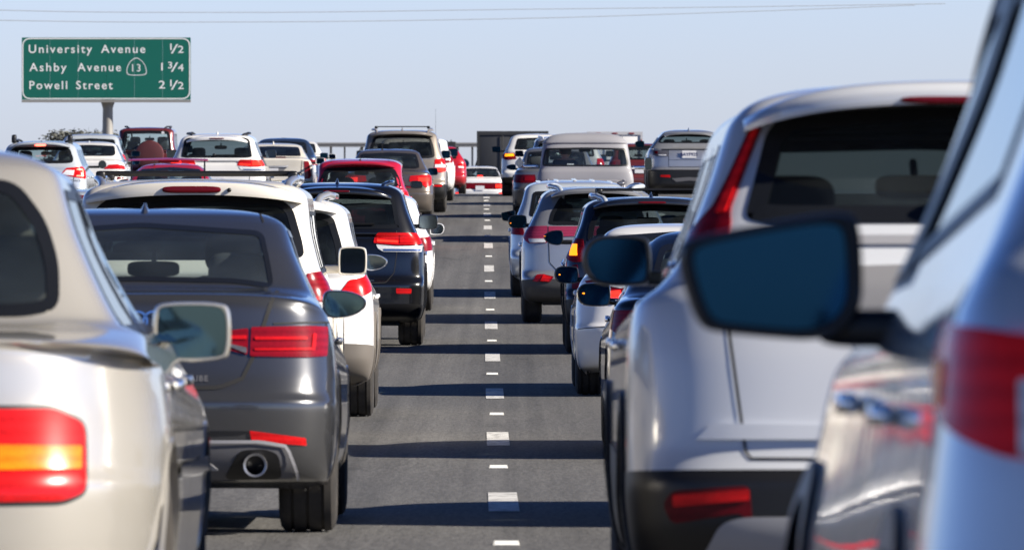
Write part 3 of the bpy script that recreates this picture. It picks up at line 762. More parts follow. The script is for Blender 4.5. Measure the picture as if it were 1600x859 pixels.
def dirt_ground():
    m = pmat('dry_ground', (.16, .14, .10), .9); L = m.node_tree.links.new; b = m.node_tree.nodes['Principled BSDF']
    tc = N(m, 'ShaderNodeTexCoord'); n = N(m, 'ShaderNodeTexNoise'); n.inputs['Scale'].default_value = .08; n.inputs['Detail'].default_value = 8; L(tc.outputs['Object'], n.inputs['Vector'])
    r = N(m, 'ShaderNodeValToRGB'); r.color_ramp.elements[0].color = (.07, .075, .04, 1); r.color_ramp.elements[1].color = (.24, .20, .14, 1)
    L(n.outputs[0], r.inputs[0]); L(r.outputs[0], b.inputs['Base Color']); return m
asph = asphalt(); soil = dirt_ground()
wpaint = pmat('road_paint', (.74, .73, .69), .65); L_ = wpaint.node_tree.links.new
_tc = N(wpaint, 'ShaderNodeTexCoord'); _n = N(wpaint, 'ShaderNodeTexNoise'); _n.inputs['Scale'].default_value = 14; _n.inputs['Detail'].default_value = 6; L_(_tc.outputs['Object'], _n.inputs['Vector'])
_r = N(wpaint, 'ShaderNodeValToRGB'); _r.color_ramp.elements[0].position = .36; _r.color_ramp.elements[0].color = (.26, .25, .23, 1); _r.color_ramp.elements[1].position = .52; _r.color_ramp.elements[1].color = (.66, .65, .62, 1)
L_(_n.outputs[0], _r.inputs[0]); L_(_r.outputs[0], wpaint.node_tree.nodes['Principled BSDF'].inputs['Base Color'])
ypaint = pmat('yellow_road_paint', (.62, .40, .05), .65)
far = np.concatenate([np.arange(-400, -60, 20), np.arange(-60, 300, 3), np.arange(300, 1200, 20), np.arange(1200, 4001, 100)])
sheet('ground', -2500, 2500, far, soil, -.06, False, 60)
sheet('road', -16.0, 12.2, far[far < 1300], asph, 0, True, 16)
# lane dashes: 12 ft of paint in every 48 ft, 6 in wide; edge lines solid
b = MB()
def strip(b, x, w, d0, d1, dz=.004):
    n = max(2, int((d1-d0)/1.2)+1); ds = np.linspace(d0, d1, n); z = gz(ds)+dz; V, F = [], []
    for d, zz in zip(ds, z):
        c = lane_x(d)+x; V += [(c-w/2, d, zz), (c+w/2, d, zz)]
    for i in range(n-1): F.append((2*i, 2*i+1, 2*i+3, 2*i+2))
    b.add(V, F)
P0, PER = 43.2, 14.63
for x in (0, -3.66, -7.32, -10.98, 3.66, 7.32):
    for k in range(-6, 26):
        c = P0+PER*k
        strip(b, x, .155, c-1.83, c+1.83)
strip(b, 10.6, .15, -60, 600)
o = b.mk('road_marking', wpaint, None, True, 0); o['kind'] = 'structure'
b = MB(); strip(b, -14.5, .15, -60, 600); o = b.mk('road_edge_line', ypaint, None, True, 0); o['kind'] = 'structure'
# raised reflectors between the dashes of the line in view
refl = pmat('reflector_body', (.66, .65, .60), .5); refl_face = pmat('reflector_face', (.85, .85, .82), .12, 0, 1)
first = None
for k in range(-1, 12):
    d = P0+PER*(k+.5); x = float(lane_x(d)); z = float(gz(d)[0]); j = random.uniform(-.015, .015)
    if first is None:
        v, f = loft([[(-.055, -.05, 0), (.055, -.05, 0), (.055, .05, 0), (-.055, .05, 0)], [(-.050, -.028, .019), (.050, -.028, .019), (.050, .028, .019), (-.050, .028, .019)]])
        first = r_ = mk('road_reflector', v, f, refl, None, False)
        mk('reflector_face', [(-.048, -.0485, .003), (.048, -.0485, .003), (.046, -.0315, .0175), (-.046, -.0315, .0175)], [(0, 1, 2, 3)], refl_face, r_, False)
    else:
        r_ = first.copy(); COL.objects.link(r_); c = first.children[0].copy(); COL.objects.link(c); c.parent = r_
    r_.location = (x+j, d, z-.001); r_.scale = (1.05, 1.0, 1.0)
    tag(r_, 'small white raised reflector on the asphalt between two painted lane dashes', 'road reflector', 'raised reflectors along the dashed lane line')

# ------------------------------------------------------------------ guide sign on its column
GREEN = pmat('sign_green', (.002, .120, .088), .42); WHITE = pmat('sign_white', (.78, .80, .80), .4)
SGX, SGD = -16.62, 341.
s_ = SGD/13000.
def sp(px, py): return ((px-800)*s_, E+(300-py)*s_)
root = empty('highway_sign', (SGX, SGD, float(gz(SGD)[0])))
tag(root, 'green highway sign listing University Avenue, Ashby Avenue and Powell Street on one column', 'road sign')
x0, zt = sp(34, 59); x1, zb = sp(298, 156); ox, oz = SGX, root.location.z
v, f = [], []
ns = 6
for k in range(ns):                                     # panel of six boards with hairline joints
    a, c = x0+(x1-x0)*k/ns, x0+(x1-x0)*(k+1)/ns
    vv, ff = pbox(((a+c)/2-ox, .0, (zt+zb)/2-oz), (c-a-.006, .06, zt-zb)); n0 = len(v); v += vv; f += [tuple(i+n0 for i in q) for q in ff]
mk('sign_panel', v, f, GREEN, root, False)
def rr(xa, xb, za, zc, r, t, y):
    o = roundcorners([(xa, za), (xb, za), (xb, zc), (xa, zc)], r); i = roundcorners([(xa+t, za+t), (xb-t, za+t), (xb-t, zc-t), (xa+t, zc-t)], r-t); n = len(o)
    return [(a-ox, y, c-oz) for a, c in o]+[(a-ox, y, c-oz) for a, c in i], [(k, (k+1) % n, n+(k+1) % n, n+k) for k in range(n)]
v, f = rr(x0+.02, x1-.02, zb+.02, zt-.02, .34, .045, -.036); mk('sign_border', v, f, WHITE, root, False)
def legend(txt, px, py, cap, sp_=1.12, al='LEFT', bold=.008):
    x, z = sp(px, py); v, f = text_geo(txt, cap*s_/.69, bold, sp_, al)
    return [(a+x-ox, -.036, b+z-oz) for a, b, _ in v], f
def fitted(txt, pxa, pxb, py, cap, bold=.004):
    """a line of lettering stretched to the width it has on the sign"""
    v, f = text_geo(txt, cap*s_/.69, bold, 1.25); A = np.array(v); A[:, 0] -= A[:, 0].min(); wd = (pxb-pxa)*s_; A[:, 0] *= wd/A[:, 0].max()
    x, z = sp(pxa, py); return [(a+x-ox, -.036, b+z-oz) for a, b, _ in A], f
for words in ([('University', 45, 144, 83), ('Avenue', 158, 227, 83)], [('Ashby', 46, 104, 111.5), ('Avenue', 121, 189, 111.5)], [('Powell', 46, 105, 139.5), ('Street', 119, 176, 139.5)]):
    b = MB()
    for t, a, c, y in words: b.add(*fitted(t, a, c, y, 12.6))
    b.mk('lettering', WHITE, root, False)
for whole, num, den, y in ((None, '1', '2', 83), ('1', '3', '4', 111.5), ('2', '1', '2', 139.5)):
    b = MB()
    if whole: b.add(*fitted(whole, 252 if whole == '1' else 248, 254.4 if whole == '1' else 258, y-1, 12, .002))
    b.add(*fitted(num, 266 if num == '1' else 262.5, 268.2 if num == '1' else 269, y-4.5, 10, .002)); b.add(*fitted(den, 278, 287, y, 11, .002))
    xa, za = sp(268.5, y+1); xb, zc = sp(277, y-13.5); wd = .035
    b.add([(xa-ox-wd, -.036, za-oz), (xa-ox+wd, -.036, za-oz), (xb-ox+wd, -.036, zc-oz), (xb-ox-wd, -.036, zc-oz)], [(0, 1, 2, 3)])
    b.mk('distance_figure', WHITE, root, False)
# state route spade with its number
sh = [(197.5, 109), (198, 116.5), (203, 118), (213, 118.5), (224, 118), (229.5, 116), (229, 108), (226, 100), (220, 93.5), (213, 89.5), (206, 93.5), (200.5, 100)]
cc = chaikin(sh, 2); inn = [(213.5+(a-213.5)*.93, 105+(c-105)*.92) for a, c in cc]; n = len(cc)
q = [sp(a, c) for a, c in cc]+[sp(a, c) for a, c in inn]; b = MB().add([(a-ox, -.036, c-oz) for a, c in q], [(k, (k+1) % n, n+(k+1) % n, n+k) for k in range(n)])
b.add(*fitted('13', 206.5, 219.5, 112, 11.5, .0)); b.mk('route_shield', WHITE, root, False)
galv = pmat('galvanised', (.30, .29, .27), .55, .4); conc = pmat('concrete', (.34, .31, .27), .85)
x, z = sp(167.5, 160)
MB().box(((x0+x1)/2-ox, .07, zb-oz-.06), (x1-x0, .22, .10)).mk('sign_shelf', galv, root, False)
mb = MB()
for xx in np.linspace(x0+.4, x1-.4, 5): mb.box((xx-ox, .10, (zt+zb)/2-oz), (.08, .12, zt-zb-.1))
mb.mk('sign_bracing', galv, root, False)
v, f = loft([[(x-ox+r*math.cos(t*math.pi/10), .50+r*math.sin(t*math.pi/10), h) for t in range(20)] for h, r in ((.0, .24), (3.2, .22), (zb-oz-.35, .205), (zb-oz-.2, .25), (zb-oz-.06, .30), (zb-oz+.3, .26))])
mk('sign_column', v, f, galv, root, sharp=50)
mk('column_plinth', *rbox((x-ox, .50, 1.3), (.68, .8, 2.62), .12), conc, root)

# ------------------------------------------------------------------ far structures: overpass, wires, trees
conc2 = pmat('hazed_concrete', (.22, .22, .225), .9)  # lightened grey: distance haze is put into the colour
OD = 860.; k_ = OD/13000.
X_ = lambda px, d: (px-800)*d/13000.
Z_ = lambda py, d: E+(300-py)*d/13000.
root = empty('overpass', (X_(600, OD), OD, float(gz(OD)[0]))); ox, oz = root.location.x, root.location.z
tag(root, 'thin grey road overpass crossing far behind the traffic', 'overpass')
MB().box((0, 0, Z_(227, OD)-oz), (26, 6, .34)).mk('deck', conc2, root, False)
MB().box((0, -3.02, Z_(224.6, OD)-oz), (26, .10, .18)).box((0, 3.02, Z_(224.6, OD)-oz), (26, .10, .18)).mk('parapet', conc2, root, False)
for px, w in ((517, .22), (538.5, .16), (566, .2), (600, .2), (640, .2), (680, .2), (714.5, .3), (738, .2)):
    zt = Z_(229, OD)-oz-.02
    MB().box((X_(px, OD)-ox, 0, zt/2), (w, .9, zt)).mk('pillar', conc2, root, False)
MB().tube([(X_(557, OD)-ox, -.4, Z_(244, OD)-oz), (X_(565, OD)-ox, -.4, Z_(230, OD)-oz)], .07).mk('brace', conc2, root, False)
BD = 620.
root = empty('message_board', (X_(701.5, BD), BD, float(gz(BD)[0]))); oz = root.location.z
tag(root, 'black box-shaped board on a post seen above the distant red car', 'sign board')
h_ = Z_(236, BD)-oz
mk('board_cabinet', *rbox((0, 0, h_), (22*BD/13000, .5, 29*BD/13000), .1), pmat('board_black', (.015, .016, .018), .6), root)
MB().box((-.18, 0, h_+.70), (.12, .1, .16)).box((.16, 0, h_+.71), (.08, .1, .22)).mk('board_bracket', black, root, False)
MB().tube([(0, .1, 0), (0, .1, h_-.3)], .14, 12).mk('board_post', galv, root)
wire = pmat('cable', (.16, .17, .19), .6)
for nm, pts, lab in (('power_line', [(-300, 20), (0, 22.5), (150, 24), (400, 22), (800, 13), (1120, 6), (1500, -4)], 'upper of the two thin power lines crossing the sky above the sign'),
                     ('power_line', [(-300, 36), (0, 38), (160, 39), (420, 36.5), (800, 27.5), (1180, 12), (1450, -1)], 'lower of the two thin power lines just above the green sign')):
    d = 520.; xs = np.linspace(pts[0][0], pts[-1][0], 80); ys = pchip([p[0] for p in pts], [p[1] for p in pts], xs)
    o = MB().tube([(X_(a, d), d+(a-600)*.02, Z_(c, d)) for a, c in zip(xs, ys)], .021, 6).mk(nm, wire); tag(o, lab, 'power line', 'power lines across the sky')
leafm = [pmat('leaf_grey_green', (.12, .125, .11), .8), pmat('leaf_dark', (.08, .085, .075), .8)]  # leaf colours greyed, distance haze painted in
barkm = pmat('bark', (.09, .07, .055), .9)
def tree(px, topy, d, w, label, seed):
    r = np.random.default_rng(seed); g = float(gz(d)[0]); x = X_(px, d); zt = Z_(topy, d); h = zt-g
    root = empty('tree', (x, d, g)); tag(root, label, 'tree', 'trees beside the sign column')
    b = MB().tube([(0, 0, 0), (.05, 0, h*.35), (.0, .05, h*.7)], [.16, .12, .05], 8)
    for k in range(5):
        a = r.uniform(0, 6.28); z = h*r.uniform(.4, .65); b.tube([(0, 0, z), (w*.3*math.cos(a), w*.3*math.sin(a), z+h*.15)], [.05, .02], 6)
    b.mk('trunk', barkm, root)
    V, F, M = [], [], []
    cl = [(r.uniform(-w/2, w/2), r.uniform(-w/2, w/2), h*r.uniform(.40, .95)) for _ in range(44)]
    for c in cl:
        for _ in range(95):
            p = np.array(c)+r.normal(0, 1, 3)*np.array([.26, .26, .18]); p[2] = min(p[2], h*(.93+.1*r.random()))
            n = r.normal(0, 1, 3); n /= np.linalg.norm(n); t = np.cross(n, [0, .3, 1]); t /= np.linalg.norm(t)+1e-9; u = np.cross(n, t); l = r.uniform(.07, .14)
            k = len(V); V += [p-t*l, p-u*l*.5, p+t*l, p+u*l*.5]; F.append((k, k+1, k+2, k+3)); M.append(int(r.random() < .45))
    o = mk('crown', V, F, leafm, root, False); o.data.polygons.foreach_set('material_index', M)
tree(119, 203.5, 420, 2.6, 'leftmost low grey-green tree showing above the silver wagon', 3)
tree(137, 204.5, 428, 2.9, 'low grey-green tree between the wagon roof and the sign column', 5)
tree(153, 205, 424, 2.0, 'small dark tree right beside the sign column plinth', 9)
# ------------------------------------------------------------------ the traffic
WHITE_P = paint('white_paint', (.74, .73, .71), 0, .35)
PEARL = paint('cream_white_paint', (.70, .66, .58), 0, .35)
PALE_P = paint('cool_white_paint', (.60, .62, .65), .1, .32, .12)
BRIGHT = paint('bright_white_paint', (.80, .80, .80), 0, .3, .2)
CREAM = paint('champagne_paint', (.53, .505, .455), .45, .22, .02)
GREY = paint('grey_metallic', (.072, .074, .080), .6, .24, .04)
BLACKP = paint('black_paint', (.004, .0044, .006), 0, .25, .015)
DARKP = paint('dark_blue_black_paint', (.012, .016, .028), .2, .28, .10)
NAVY = paint('navy_paint', (.028, .045, .085), .35, .3, .2)
SILVER = paint('silver_paint', (.42, .43, .45), .65, .33, .25)
SILVERB = paint('pale_silver_blue_paint', (.58, .63, .68), .35, .3, .2)
REDP = paint('red_paint', (.42, .010, .022), .1, .3, .12)
CRIMSON = paint('crimson_paint', (.46, .012, .045), .1, .3, .10)
MAROON = paint('maroon_paint', (.13, .018, .020), .2, .32, .25)
BROWN = paint('taupe_brown_paint', (.125, .105, .090), .5, .34, .3)
BEIGE = paint('beige_paint', (.35, .305, .255), .5, .36, .35)
MATTE = paint('matte_grey_paint', (.275, .275, .30), .0, .55, .35)
MATTE.node_tree.nodes['Principled BSDF'].inputs['Coat Weight'].default_value = .12
STEELB = paint('steel_grey_paint', (.17, .175, .185), .5, .32, .3)
GL, GR, GFL, GFR = 'cars in the lane left of the dashes', 'cars in the lane right of the dashes', 'cars in the far left lanes', 'cars in the far right lane'

def basic_side(c, z0, z1, yb, yf, pill, glass_m=g_mid, rb=.30, rf=-.62, fm=None):
    """one run of side glass: yb/yf bottom rear/front, rb/rf how far the ends lean, pill = pillar positions"""
    side_glass(c, z0, z1, yb, yb+rb, yf, yf+rf, pill, glass_m, fm=fm)
def doors(c, z0, z1, ys):
    return [([(y, z0), (y+.02, z1)], 'y', {}) for y in ys]

# ---- champagne sedan, near left
c = Car('sedan', 'champagne sedan cut off at the left edge, with a red and amber lamp', 'car', 22.2, -276, 4.78, 1.80,
        sedan(4.78, 1.80, 1.53, zd=.985, belt=.955, yg=.78, yt=1.40, wt=.54, wm=.685, wb=.84, tail=.03, crr=1.0, nrr=2.9), CREAM, GL, tyre=.32, tw=.21)
c.wheels()
c.window('rear_window', half([(0, 1.035), (.50, 1.04), (.585, 1.06), (.575, 1.19), (.53, 1.31), (.44, 1.42), (0, 1.455)]), 'x', g_mid, .035)
basic_side(c, .985, 1.40, 1.06, 3.72, [(2.30, -.02)], g_light, .42, -.80, black)
c.split('window_frame', 12, 14, black, (.60, .92))
windscreen(c, 1.06, 1.40, .70, .56)
c.lamp([(.30, .55), (.66, .55), (.735, .575), (.725, .755), (.62, .795), (.30, .795)], red_bright, 'u', [('turn_signal', [(.305, .625), (.712, .63), (.712, .695), (.305, .70)], amber_lens), ('reversing_lamp', [(.305, .56), (.42, .56), (.42, .618), (.305, .618)], red_lens)], r=.03, seal=.011)
c.mirror(.985, 3.28, .985, .235, .178, 'box', CREAM, mir_green, (1, -1), arm=gloss_black, bez=CREAM)
c.handles(chrome, .845)
c.gaps(([(1.36, .30), (1.42, .96)], 'y'), ([(2.30, .24), (2.30, .96)], 'y'), ([(3.36, .26), (3.40, .90)], 'y'), ([(.29, .60), (.29, .84), (.36, .94)], 'x'))
c.trim('rub_strip', [(1.2, .60), (3.55, .58)], .045, .014, chrome); c.trim('belt_moulding', [(1.10, .968), (3.70, .955)], .02, .012, chrome)
c.plate(.70); c.interior(rows=(1.62, 2.55), mat=seat_tan); front_lamps(c); c.exhaust(.5, .25); c.finish()

# ---- grey sedan
c = Car('sedan', 'dark grey sedan with a single round tailpipe in view and unlit slim red lamps', 'car', 36.9, 201, 4.73, 1.84,
        sedan(4.73, 1.84, 1.478, zd=1.075, wm=.775, belt=.965, yg=.78, yt=1.55, wt=.645, tail=.05, crr=.55, nrr=4.0), GREY, GL, q=.8, tyre=.335, tw=.255)
c.wheels()
c.window('rear_window', half([(0, 1.135), (.45, 1.125), (.625, 1.10), (.605, 1.20), (.565, 1.345), (.53, 1.368), (0, 1.405)]), 'x', g_light, .022)
basic_side(c, 1.0, 1.375, 1.10, 3.62, [(2.32, -.03)], g_light, .50, -.85, chrome)
windscreen(c, 1.07, 1.38, .72, .56)
c.lamp([(.535, .80), (.80, .795), (.93, .80), (.955, .93), (.80, .935), (.54, .93)], red_lens, 'u',
       [('brake_light', [(.555, .872), (.80, .872), (.80, .886), (.555, .886)], red_bright), ('lamp_strip', [(.555, .825), (.84, .825), (.85, .90), (.83, .90), (.822, .838), (.555, .836)], red_bright)], r=.01)
c.lamp([(.525, .805), (.528, .925), (.36, .905), (.345, .872), (.40, .84)], red_lens, 'u', [('lamp_strip', [(.52, .875), (.52, .892), (.365, .89), (.36, .874)], red_bright), ('reversing_lamp', [(.52, .812), (.52, .838), (.41, .862), (.39, .862)], dark_clear)])
c.lamp([(.545, .425), (.80, .405), (.795, .438), (.535, .472)], red_bright, 'u', (), 'reflector', r=.006)
c.patch('diffuser', roundcorners(half([(0, .245), (.74, .262), (.745, .30), (.72, .395), (.60, .425), (0, .425)]), .03), 'u', grey_plastic, off=.006)
c.patch('lower_grille', half([(0, .445), (.50, .455), (.545, .47), (0, .475)]), 'u', black, off=.005)
v, f = c.line([(0, .425), (.58, .425), (.70, .405), (.745, .30), (.755, .265)], 'u', w=.014, off=.018, both=True); mk('diffuser_trim', v, f, silver_plastic, c.root, False)
for sg in (1, -1):
    v, f = c.geo(roundcorners([(.42, .262), (.68, .262), (.665, .37), (.60, .392), (.49, .385)], .03), 'u', .010, .02, .03); v = v.copy(); v[:, 0] *= sg
    mk('exhaust_surround', v, f if sg > 0 else [t[::-1] for t in f], black, c.root)
    v, f = c.geo(roundcorners([(.02, .305), (.40, .30), (.34, .345), (.02, .35)], .01), 'u', .011, .015, .03); v = v.copy(); v[:, 0] *= sg
    mk('diffuser_fin', v, f if sg > 0 else [t[::-1] for t in f], silver_plastic, c.root)
    c.exhaust(.56*sg, .318, .052, steel, .02, .2)
c.lettering('AIBE', .31, .69, .036, grey_plastic, 1.15)
for k in range(4):
    th = np.linspace(0, 2*math.pi, 25); cx = -.105+.07*k
    ring = [(cx+.048*math.cos(t), .955+.048*math.sin(t)) for t in th[:-1]]; rin = [(cx+.038*math.cos(t), .955+.038*math.sin(t)) for t in th[:-1]]
    a, _ = c.at('x', *np.array(ring).T, off=.012); b_, _ = c.at('x', *np.array(rin).T, off=.012)
    mk('emblem', np.concatenate([a, b_]), [(i, (i+1) % 24, 24+(i+1) % 24, 24+i) for i in range(24)], chrome, c.root, False)
c.plate(.80, None, tilt=0)
c.gaps(([(.645, 1.09), (.60, .955), (.565, .83), (.50, .70), (.40, .662), (0, .655)], 'x', dict(w=.018)), ([(.64, .945), (.80, .95), (1.02, .95)], 'u', dict(w=.008)), ([(1.50, .40), (1.62, .98)], 'y'), ([(2.40, .24), (2.36, .98)], 'y'), ([(3.42, .26), (3.40, .92)], 'y'),
       ([(.555, 1.41), (.535, 1.455)], 'x', dict(w=.008)))
c.mirror(1.01, 3.20, 1.032, .215, .135, 'wing', gloss_black, mir_green, arm=gloss_black, bez=gloss_black)
c.handles(GREY, .86); c.fin(1.72, c.roof_z(0, 1.72), GREY, .05); c.interior(rows=(1.68, 2.6), heads=True); front_lamps(c); c.finish()

# ---- cream white SUV with roof rack
c = Car('suv', 'cream white SUV whose rear spoiler holds a wide dark red brake light', 'SUV', 56.2, 300, 4.80, 1.90,
        suv(4.80, 1.90, 1.80, belt=1.10, zb=.66, yg=.14, yt=.40, wt=.70, ledge=.05), PEARL, GL, q=.95, tyre=.385, tw=.265, ya=1.0)
c.wheels(cladding=PEARL)
c.window('rear_window', half([(0, 1.25), (.66, 1.25), (.755, 1.27), (.735, 1.38), (.67, 1.60), (.58, 1.665), (0, 1.70)]), 'x', g_deep, .05)
basic_side(c, 1.155, 1.58, .62, 3.40, [(1.45, -.02), (2.40, -.03)], g_dark, .16, -.62)
windscreen(c, 1.16, 1.66, .78, .64)
sp_ = c.spoiler(1.775, .20, .34, .735, .085, PEARL, .02, .06)
v, f = rbox((-.01, .197, 1.725), (.40, .03, .048), .5, 24, 10); o = mk('brake_light', v, f, dark_red, sp_)
v, f = rbox((.245, .20, 1.722), (.03, .03, .03), 1., 12, 8); mk('washer_nozzle', v, f, black, sp_)
c.lamp([(.70, .86), (.90, .86), (1.05, .88), (1.06, 1.13), (.93, 1.17), (.78, 1.16)], red_lens, 'u', [('reversing_lamp', [(.71, .87), (.92, .87), (.93, .96), (.73, .96)], clear_lens), ('brake_light', [(.73, .975), (.98, .975), (.98, 1.0), (.735, 1.0)], red_bright)])
c.rails(.68, .55, 2.9, SILVER, .028, .06, .05); c.crossbars(.66, (.95, 2.35), 1.842, black, .016)
c.mirror(1.135, 3.20, 1.23, .20, .20, 'box', PEARL, mir_light, arm=PEARL, bez=PEARL)
c.handles(chrome, .96, (1.95, 2.95)); c.plate(.86); c.interior(.72, 1.45, (1.5, 2.5)); front_lamps(c, .8); c.gaps(([(0, .66), (.72, .66), (.70, .86)], 'x'), ([(2.42, .3), (2.40, 1.12)], 'y'))
c.finish()

# ---- white crossover behind it, lower half in grey cladding
c = Car('suv', 'white crossover with brownish lower body between the cream SUV and the black SUV', 'SUV', 63.7, 394, 4.65, 1.86,
        suv(4.65, 1.86, 1.70, belt=1.06, zb=.60, yg=.15, yt=.45, wt=.66), WHITE_P, GL, tyre=.355, tw=.235)
c.split('lower_cladding', 0, 3, pmat('taupe_cladding', (.13, .115, .10), .6)); c.wheels(cladding=pmat('taupe_cladding', (.13, .115, .10), .6))
c.window('rear_window', half([(0, 1.12), (.58, 1.125), (.70, 1.16), (.68, 1.33), (.615, 1.54), (.54, 1.575), (0, 1.60)]), 'x', g_deep, .05)
basic_side(c, 1.10, 1.50, .62, 3.30, [(1.40, -.02), (2.30, -.03)], g_dark, .22, -.66, chrome)
windscreen(c, 1.12, 1.58, .74, .60); c.spoiler(1.685, .26, .3, .64, .06, WHITE_P)
c.lamp([(.62, .90), (.80, .92), (.98, .98), (1.10, 1.08), (.96, 1.10), (.74, 1.06)], red_bright, 'u')
c.rails(.60, .50, 2.6, SILVER, .028, .06, .12)
c.mirror(1.0, 3.05, 1.182, .19, .13, 'wing', WHITE_P, mir_light, arm=gloss_black, bez=chrome)
c.handles(WHITE_P, .92); c.plate(.80); c.interior(.68, 1.4, (1.5, 2.45)); front_lamps(c, .78); c.finish()

# ---- black and white SUV of one shape
def big_suv(label, D, px, pnt, g, lit, H=1.79, group=GL, q=1.0):
    c = Car('suv', label, 'SUV', D, px, 4.82, 1.94, suv(4.82, 1.94, H, belt=1.19, zb=.70, yg=.15, yt=.42, wt=.64, ledge=.07, crr=.36, nrr=5.5), pnt, group, q=q, tyre=.385, tw=.275, ya=.95)
    c.split('lower_cladding', 0, 2, black); c.wheels(cladding=black)
    c.window('rear_window', half([(0, 1.30), (.60, 1.30), (.695, 1.315), (.69, 1.37), (.65, 1.61), (.625, 1.66), (.56, 1.69), (0, 1.70)]), 'x', g, .045, r=.03)
    basic_side(c, 1.235, 1.60, .62, 3.35, [(1.45, -.02), (2.40, -.03)], g, .20, -.62, chrome)
    windscreen(c, 1.21, 1.65, .78, .62)
    s_ = c.spoiler(H-.045, .24, .30, .605, .07, pnt, .01, .03); v, f = rbox((0, .24, H-.085), (.30, .02, .022), .5); mk('brake_light', v, f, dark_red, s_)
    main = red_lit if lit else red_bright
    c.lamp([(.41, 1.145), (.66, 1.125), (.90, 1.125), (1.02, 1.14), (.99, 1.25), (.70, 1.258), (.46, 1.26), (.425, 1.22)], red_bright, 'u', [('brake_light', [(.70, 1.14), (.93, 1.14), (.93, 1.235), (.70, 1.24)], main), ('lamp_strip', [(.45, 1.16), (.68, 1.145), (.68, 1.17), (.45, 1.185)], red_lit)], r=.02)
    c.lamp([(.46, 1.085), (.52, 1.05), (.96, 1.045), (1.0, 1.115), (.66, 1.11), (.44, 1.13)], clear_lens, 'u', [('lamp_chrome', [(.53, 1.06), (.94, 1.055), (.95, 1.075), (.52, 1.08)], chrome)], 'reversing_lamp')
    c.patch('tailgate_handle_strip', half([(0, 1.0), (.34, .995), (.36, 1.03), (0, 1.035)]), 'x', chrome if pnt is not BLACKP else pnt, off=.012)
    c.patch('step_pad', half([(0, .735), (.42, .735), (.42, .752), (0, .755)]), 'u', chrome, off=.012)
    c.lamp([(.665, .59), (.83, .59), (.835, .645), (.66, .65)], red_bright, 'u', (), 'reflector')
    c.rails(.60, .55, 2.7, pnt if pnt is not WHITE_P else black, .024, .05); c.fin(.75, c.roof_z(0, .75), pnt)
    c.mirror(1.10, 3.22, 1.345, .215, .165, 'box', black, mir_light, arm=black, bez=gloss_black)
    c.handles(chrome if pnt is BLACKP else pnt, 1.0, (1.95, 2.95)); c.plate(.88); c.interior(.72, 1.48, (1.55, 2.55)); c.wiper(-.05, .42, 1.345)
    c.exhaust(.42, .38, .05, chrome, .06, .2); front_lamps(c, .85)
    c.gaps(([(0, .70), (.55, .71), (.64, .82), (.67, 1.05), (.665, 1.28)], 'x', dict(w=.010)), ([(2.42, .3), (2.40, 1.16)], 'y'), ([(0, 1.225), (.40, 1.225)], 'x', dict(w=.007)))
    c.finish(); return c
big_suv('black SUV with bright red lamps and dark rear glass, left of the asphalt', 91.7, 525, BLACKP, g_deep, False, 1.80)
big_suv('white SUV with red lamps on, ahead of the red coupe with the wing', 164, 338, WHITE_P, g_dark, True, 1.765, GFL, 1.4)

# ---- white hatch showing only its right flank beyond the black SUV
c = Car('hatchback', 'white hatchback almost hidden ahead of the black SUV, right flank and mirror showing', 'car', 108, 568, 4.30, 1.80,
        suv(4.30, 1.80, 1.52, belt=.98, zb=.56, yg=.16, yt=.55, wt=.64), BRIGHT, GL, q=1.3, tyre=.32, tw=.215, ya=.85)
c.wheels(); c.window('rear_window', half([(0, 1.04), (.62, 1.05), (.55, 1.38), (0, 1.41)]), 'x', g_mid, .05); basic_side(c, 1.0, 1.36, .65, 3.1, [(1.95, -.02)], g_mid)
windscreen(c, 1.03, 1.42, .70, .58); c.lamp([(.70, .78), (.96, .80), (.95, .98), (.72, .96)], red_lens, 'u')
c.mirror(1.035, 2.85, 1.03, .19, .15, 'oval', BRIGHT, mir_light, arm=black, bez=BRIGHT); c.plate(.72); c.handles(BRIGHT, .86); c.interior(.62, 1.25, (1.45, 2.3)); front_lamps(c); c.finish()

# ---- crimson hatchback
c = Car('hatchback', 'crimson hatchback with a short whip aerial, directly ahead of the black SUV', 'car', 143, 562, 4.05, 1.70,
        suv(4.05, 1.70, 1.535, belt=1.0, zb=.56, yg=.12, yt=.42, wt=.74, hood=.98), CRIMSON, GL, q=1.2, tyre=.31, tw=.2, ya=.75)
c.wheels(); c.window('rear_window', half([(0, 1.02), (.60, 1.03), (.715, 1.06), (.68, 1.22), (.60, 1.37), (.52, 1.395), (0, 1.415)]), 'x', g_mid, .075)
basic_side(c, 1.03, 1.38, .55, 3.05, [(1.85, -.02)], g_mid); windscreen(c, 1.03, 1.42, .68, .60, g_light)
c.spoiler(1.50, .27, .26, .60, .045, CRIMSON); MB().box((-.02, .275, 1.452), (.26, .02, .022), .5).mk('brake_light', dark_red, c.root)
c.lamp([(.72, .68), (.88, .68), (.98, .80), (.93, 1.0), (.78, .98)], red_bright, 'u', [('brake_light', [(.76, .80), (.86, .80), (.88, .92), (.78, .92)], red_lit)])
c.mirror(1.055, 2.80, 1.065, .20, .13, 'box', black, mir_light, arm=CRIMSON, bez=black); c.whip(0, .62, 1.53, .18); c.plate(.78)
c.handles(CRIMSON, .85); c.interior(.66, 1.28, (1.35, 2.2)); front_lamps(c)
c.gaps(([(.50, 1.49), (.50, 1.53)], 'x'), ([(0, .62), (.62, .64), (.68, .98)], 'x')); c.finish()

